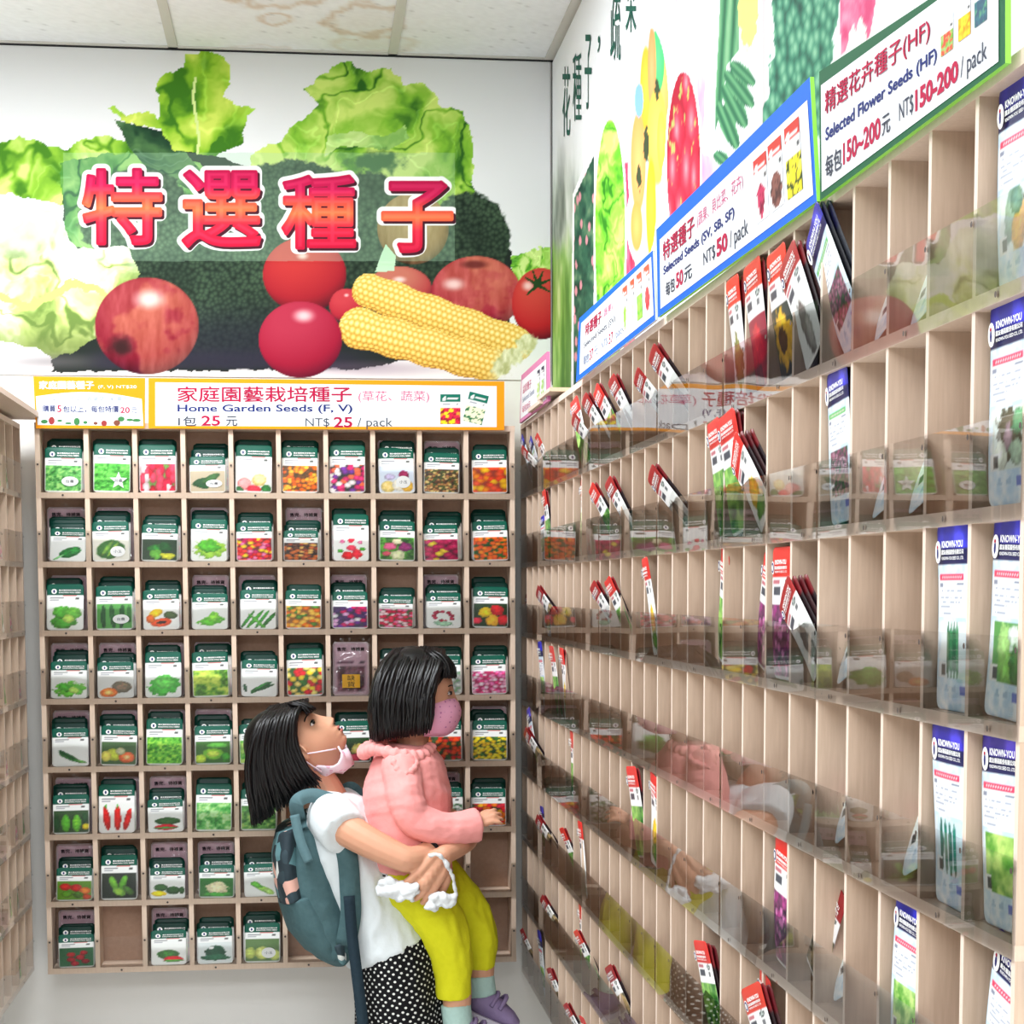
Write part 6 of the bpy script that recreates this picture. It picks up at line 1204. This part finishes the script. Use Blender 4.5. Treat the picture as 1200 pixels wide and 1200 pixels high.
def shoe(px, py, y, ang):
    m = MB(); c = V(px, py, y); d = Vector((math.cos(ang), 0, -math.sin(ang))); n = Vector((math.sin(ang), 0, math.cos(ang)))
    secs = [(c-d*.052+n*.004, .010, .016), (c-d*.040+n*.008, .030, .028), (c-d*.010+n*.006, .033, .030), (c+d*.025-n*.002, .026, .034), (c+d*.055-n*.008, .020, .032), (c+d*.075-n*.012, .010, .018)]
    loft(m, [(q, n*a, Vector((0, 1, 0))*b) for q, a, b in secs], 20); o = fuse('shoe', m, .0035, LAV, tod, 3)
    m = MB(); P = [(c+d*t-n*.027, b) for t, b in ((-.052, .02), (-.03, .030), (.02, .034), (.055, .033), (.076, .02))]; vs = []
    top = [p+Vector((0, s*b, 0)) for s in (1, -1) for p, b in (P if s > 0 else P[::-1])]; m.add([q+n*.006 for q in top]+[q-n*.004 for q in top], [tuple(range(10)), tuple(range(19, 9, -1))]+[(i, (i+1) % 10, 10+(i+1) % 10, 10+i) for i in range(10)]); m.build('sole', SOLE, o)
    m = MB()
    for t in (0., .02): m.tube(spline([c+d*(t-.004)+n*(.008)+Vector((0, -.033, 0)), c+d*(t+.004)+n*.033+Vector((0, -.012, 0)), c+d*(t+.004)+n*.034+Vector((0, .012, 0)), c+d*(t-.004)+n*.008+Vector((0, .033, 0))], 10), .005, 6)
    m.build('strap', LAV, o, True)
shoe(549, 1212, ty-.05, .35); shoe(574, 1180, ty+.05, .42)
# toddler hair
hr = MB(); hr.ellipsoid(tc_-TF*.010+TU*.010, (.086, .075, .090), 0, 28, 20); hv = fuse('hair', hr, .004, HAIR, tod, 2)
co_ = np.zeros(len(hv.data.vertices)*3); hv.data.vertices.foreach_get('co', co_); co_ = co_.reshape(-1, 3); rel = co_-np.array(tc_); ff, uu = rel@np.array(TF), rel@np.array(TU)
lim = .058-np.clip(.045-uu, 0, .2)*.9; co_ -= np.outer(np.clip(ff-lim, 0, None), np.array(TF)); hv.data.vertices.foreach_set('co', co_.ravel()); hv.data.update()
lk = MB(); rnd = random.Random(12)
def tgrow(a, b):
    st = V(520-54*a, 760-2*a+6*abs(a-.4), ty+.012*b); m1 = V(518-68*a, 778+2*a, ty+.062*b); m2 = V(508-68*a, 812, ty+.088*b); en = V(502-62*a+rnd.uniform(-3, 3), 858+8*a+rnd.uniform(-6, 3), ty+.082*b); return [st, m1, m2, (m2+en)/2+Vector((-.004*(1 if a > .6 else 0), .006*b, 0)), en]
def tside(a, b): return tgrow(a, (-1 if rnd.random() < .65 else 1)*(.86+.14*abs(b)))
def tback(a, b): return tgrow(.85+.2*a, b)
locks(lk, tside, 680, rnd, .0045, 10, .0028); locks(lk, tback, 420, rnd, .005, 10, .0028)
def tbang(a, b):
    k = 4*b*b; return [V(506-6*a, 762+2*a, ty+.04*b), V(523-9*a-k, 770+4*a, ty+.058*b), V(532-7*a-k*1.5, 781+2*a, ty+.062*b), V(535-9*a-k*2.2+rnd.uniform(-1, 1), 793+rnd.uniform(-3, 2), ty+.064*b)]
locks(lk, tbang, 520, rnd, .0036, 9, .0015); lk.build('hair_locks', HAIR, tod, True)
gpar(tod)
# crumpled white plastic bag in the girl's hand
w_ = MB(); yw = gy-.205; rnd = random.Random(6)
for k in range(26):
    t = k/25; c_ = V(446+38*t+rnd.uniform(-3, 3), 1038+8*t+rnd.uniform(-9, 8)*(1-.4*t), yw+.03-.03*t); w_.ellipsoid(c_, (rnd.uniform(.010, .022), .012, rnd.uniform(.006, .016)), 0, 12, 8, Euler((rnd.uniform(-.6, .6), rnd.uniform(-1, 1), 0)).to_matrix())
for k in range(18):
    t = k/17; c_ = V(503+26*t+rnd.uniform(-2, 2), 1058-4*t+rnd.uniform(-7, 6), yw); w_.ellipsoid(c_, (rnd.uniform(.008, .018), .010, rnd.uniform(.005, .012)), 0, 12, 8, Euler((rnd.uniform(-.6, .6), rnd.uniform(-1, 1), 0)).to_matrix())
P_ = spline([V(503, 1004, gy-.215), V(512, 1001, gy-.225), V(522, 1010, gy-.22), V(531, 1030, gy-.21), V(534, 1046, yw), V(530, 1056, yw)], 24)
w_.tube(P_, [.0055]*24, 8, 0, .55)
def crumple(co, no):
    d1, d2, c = worley(co[:, 0]*46+co[:, 1]*20, co[:, 2]*46-co[:, 1]*14, 5); return co+no*((d2-d1-.3)*.006)[:, None]
fuse('plastic_bag', w_, .0026, BAGW, None, 1, fn=crumple); tag(bpy.data.objects['plastic_bag'], "crumpled white plastic bag clutched under the older girl's hand", 'bag')
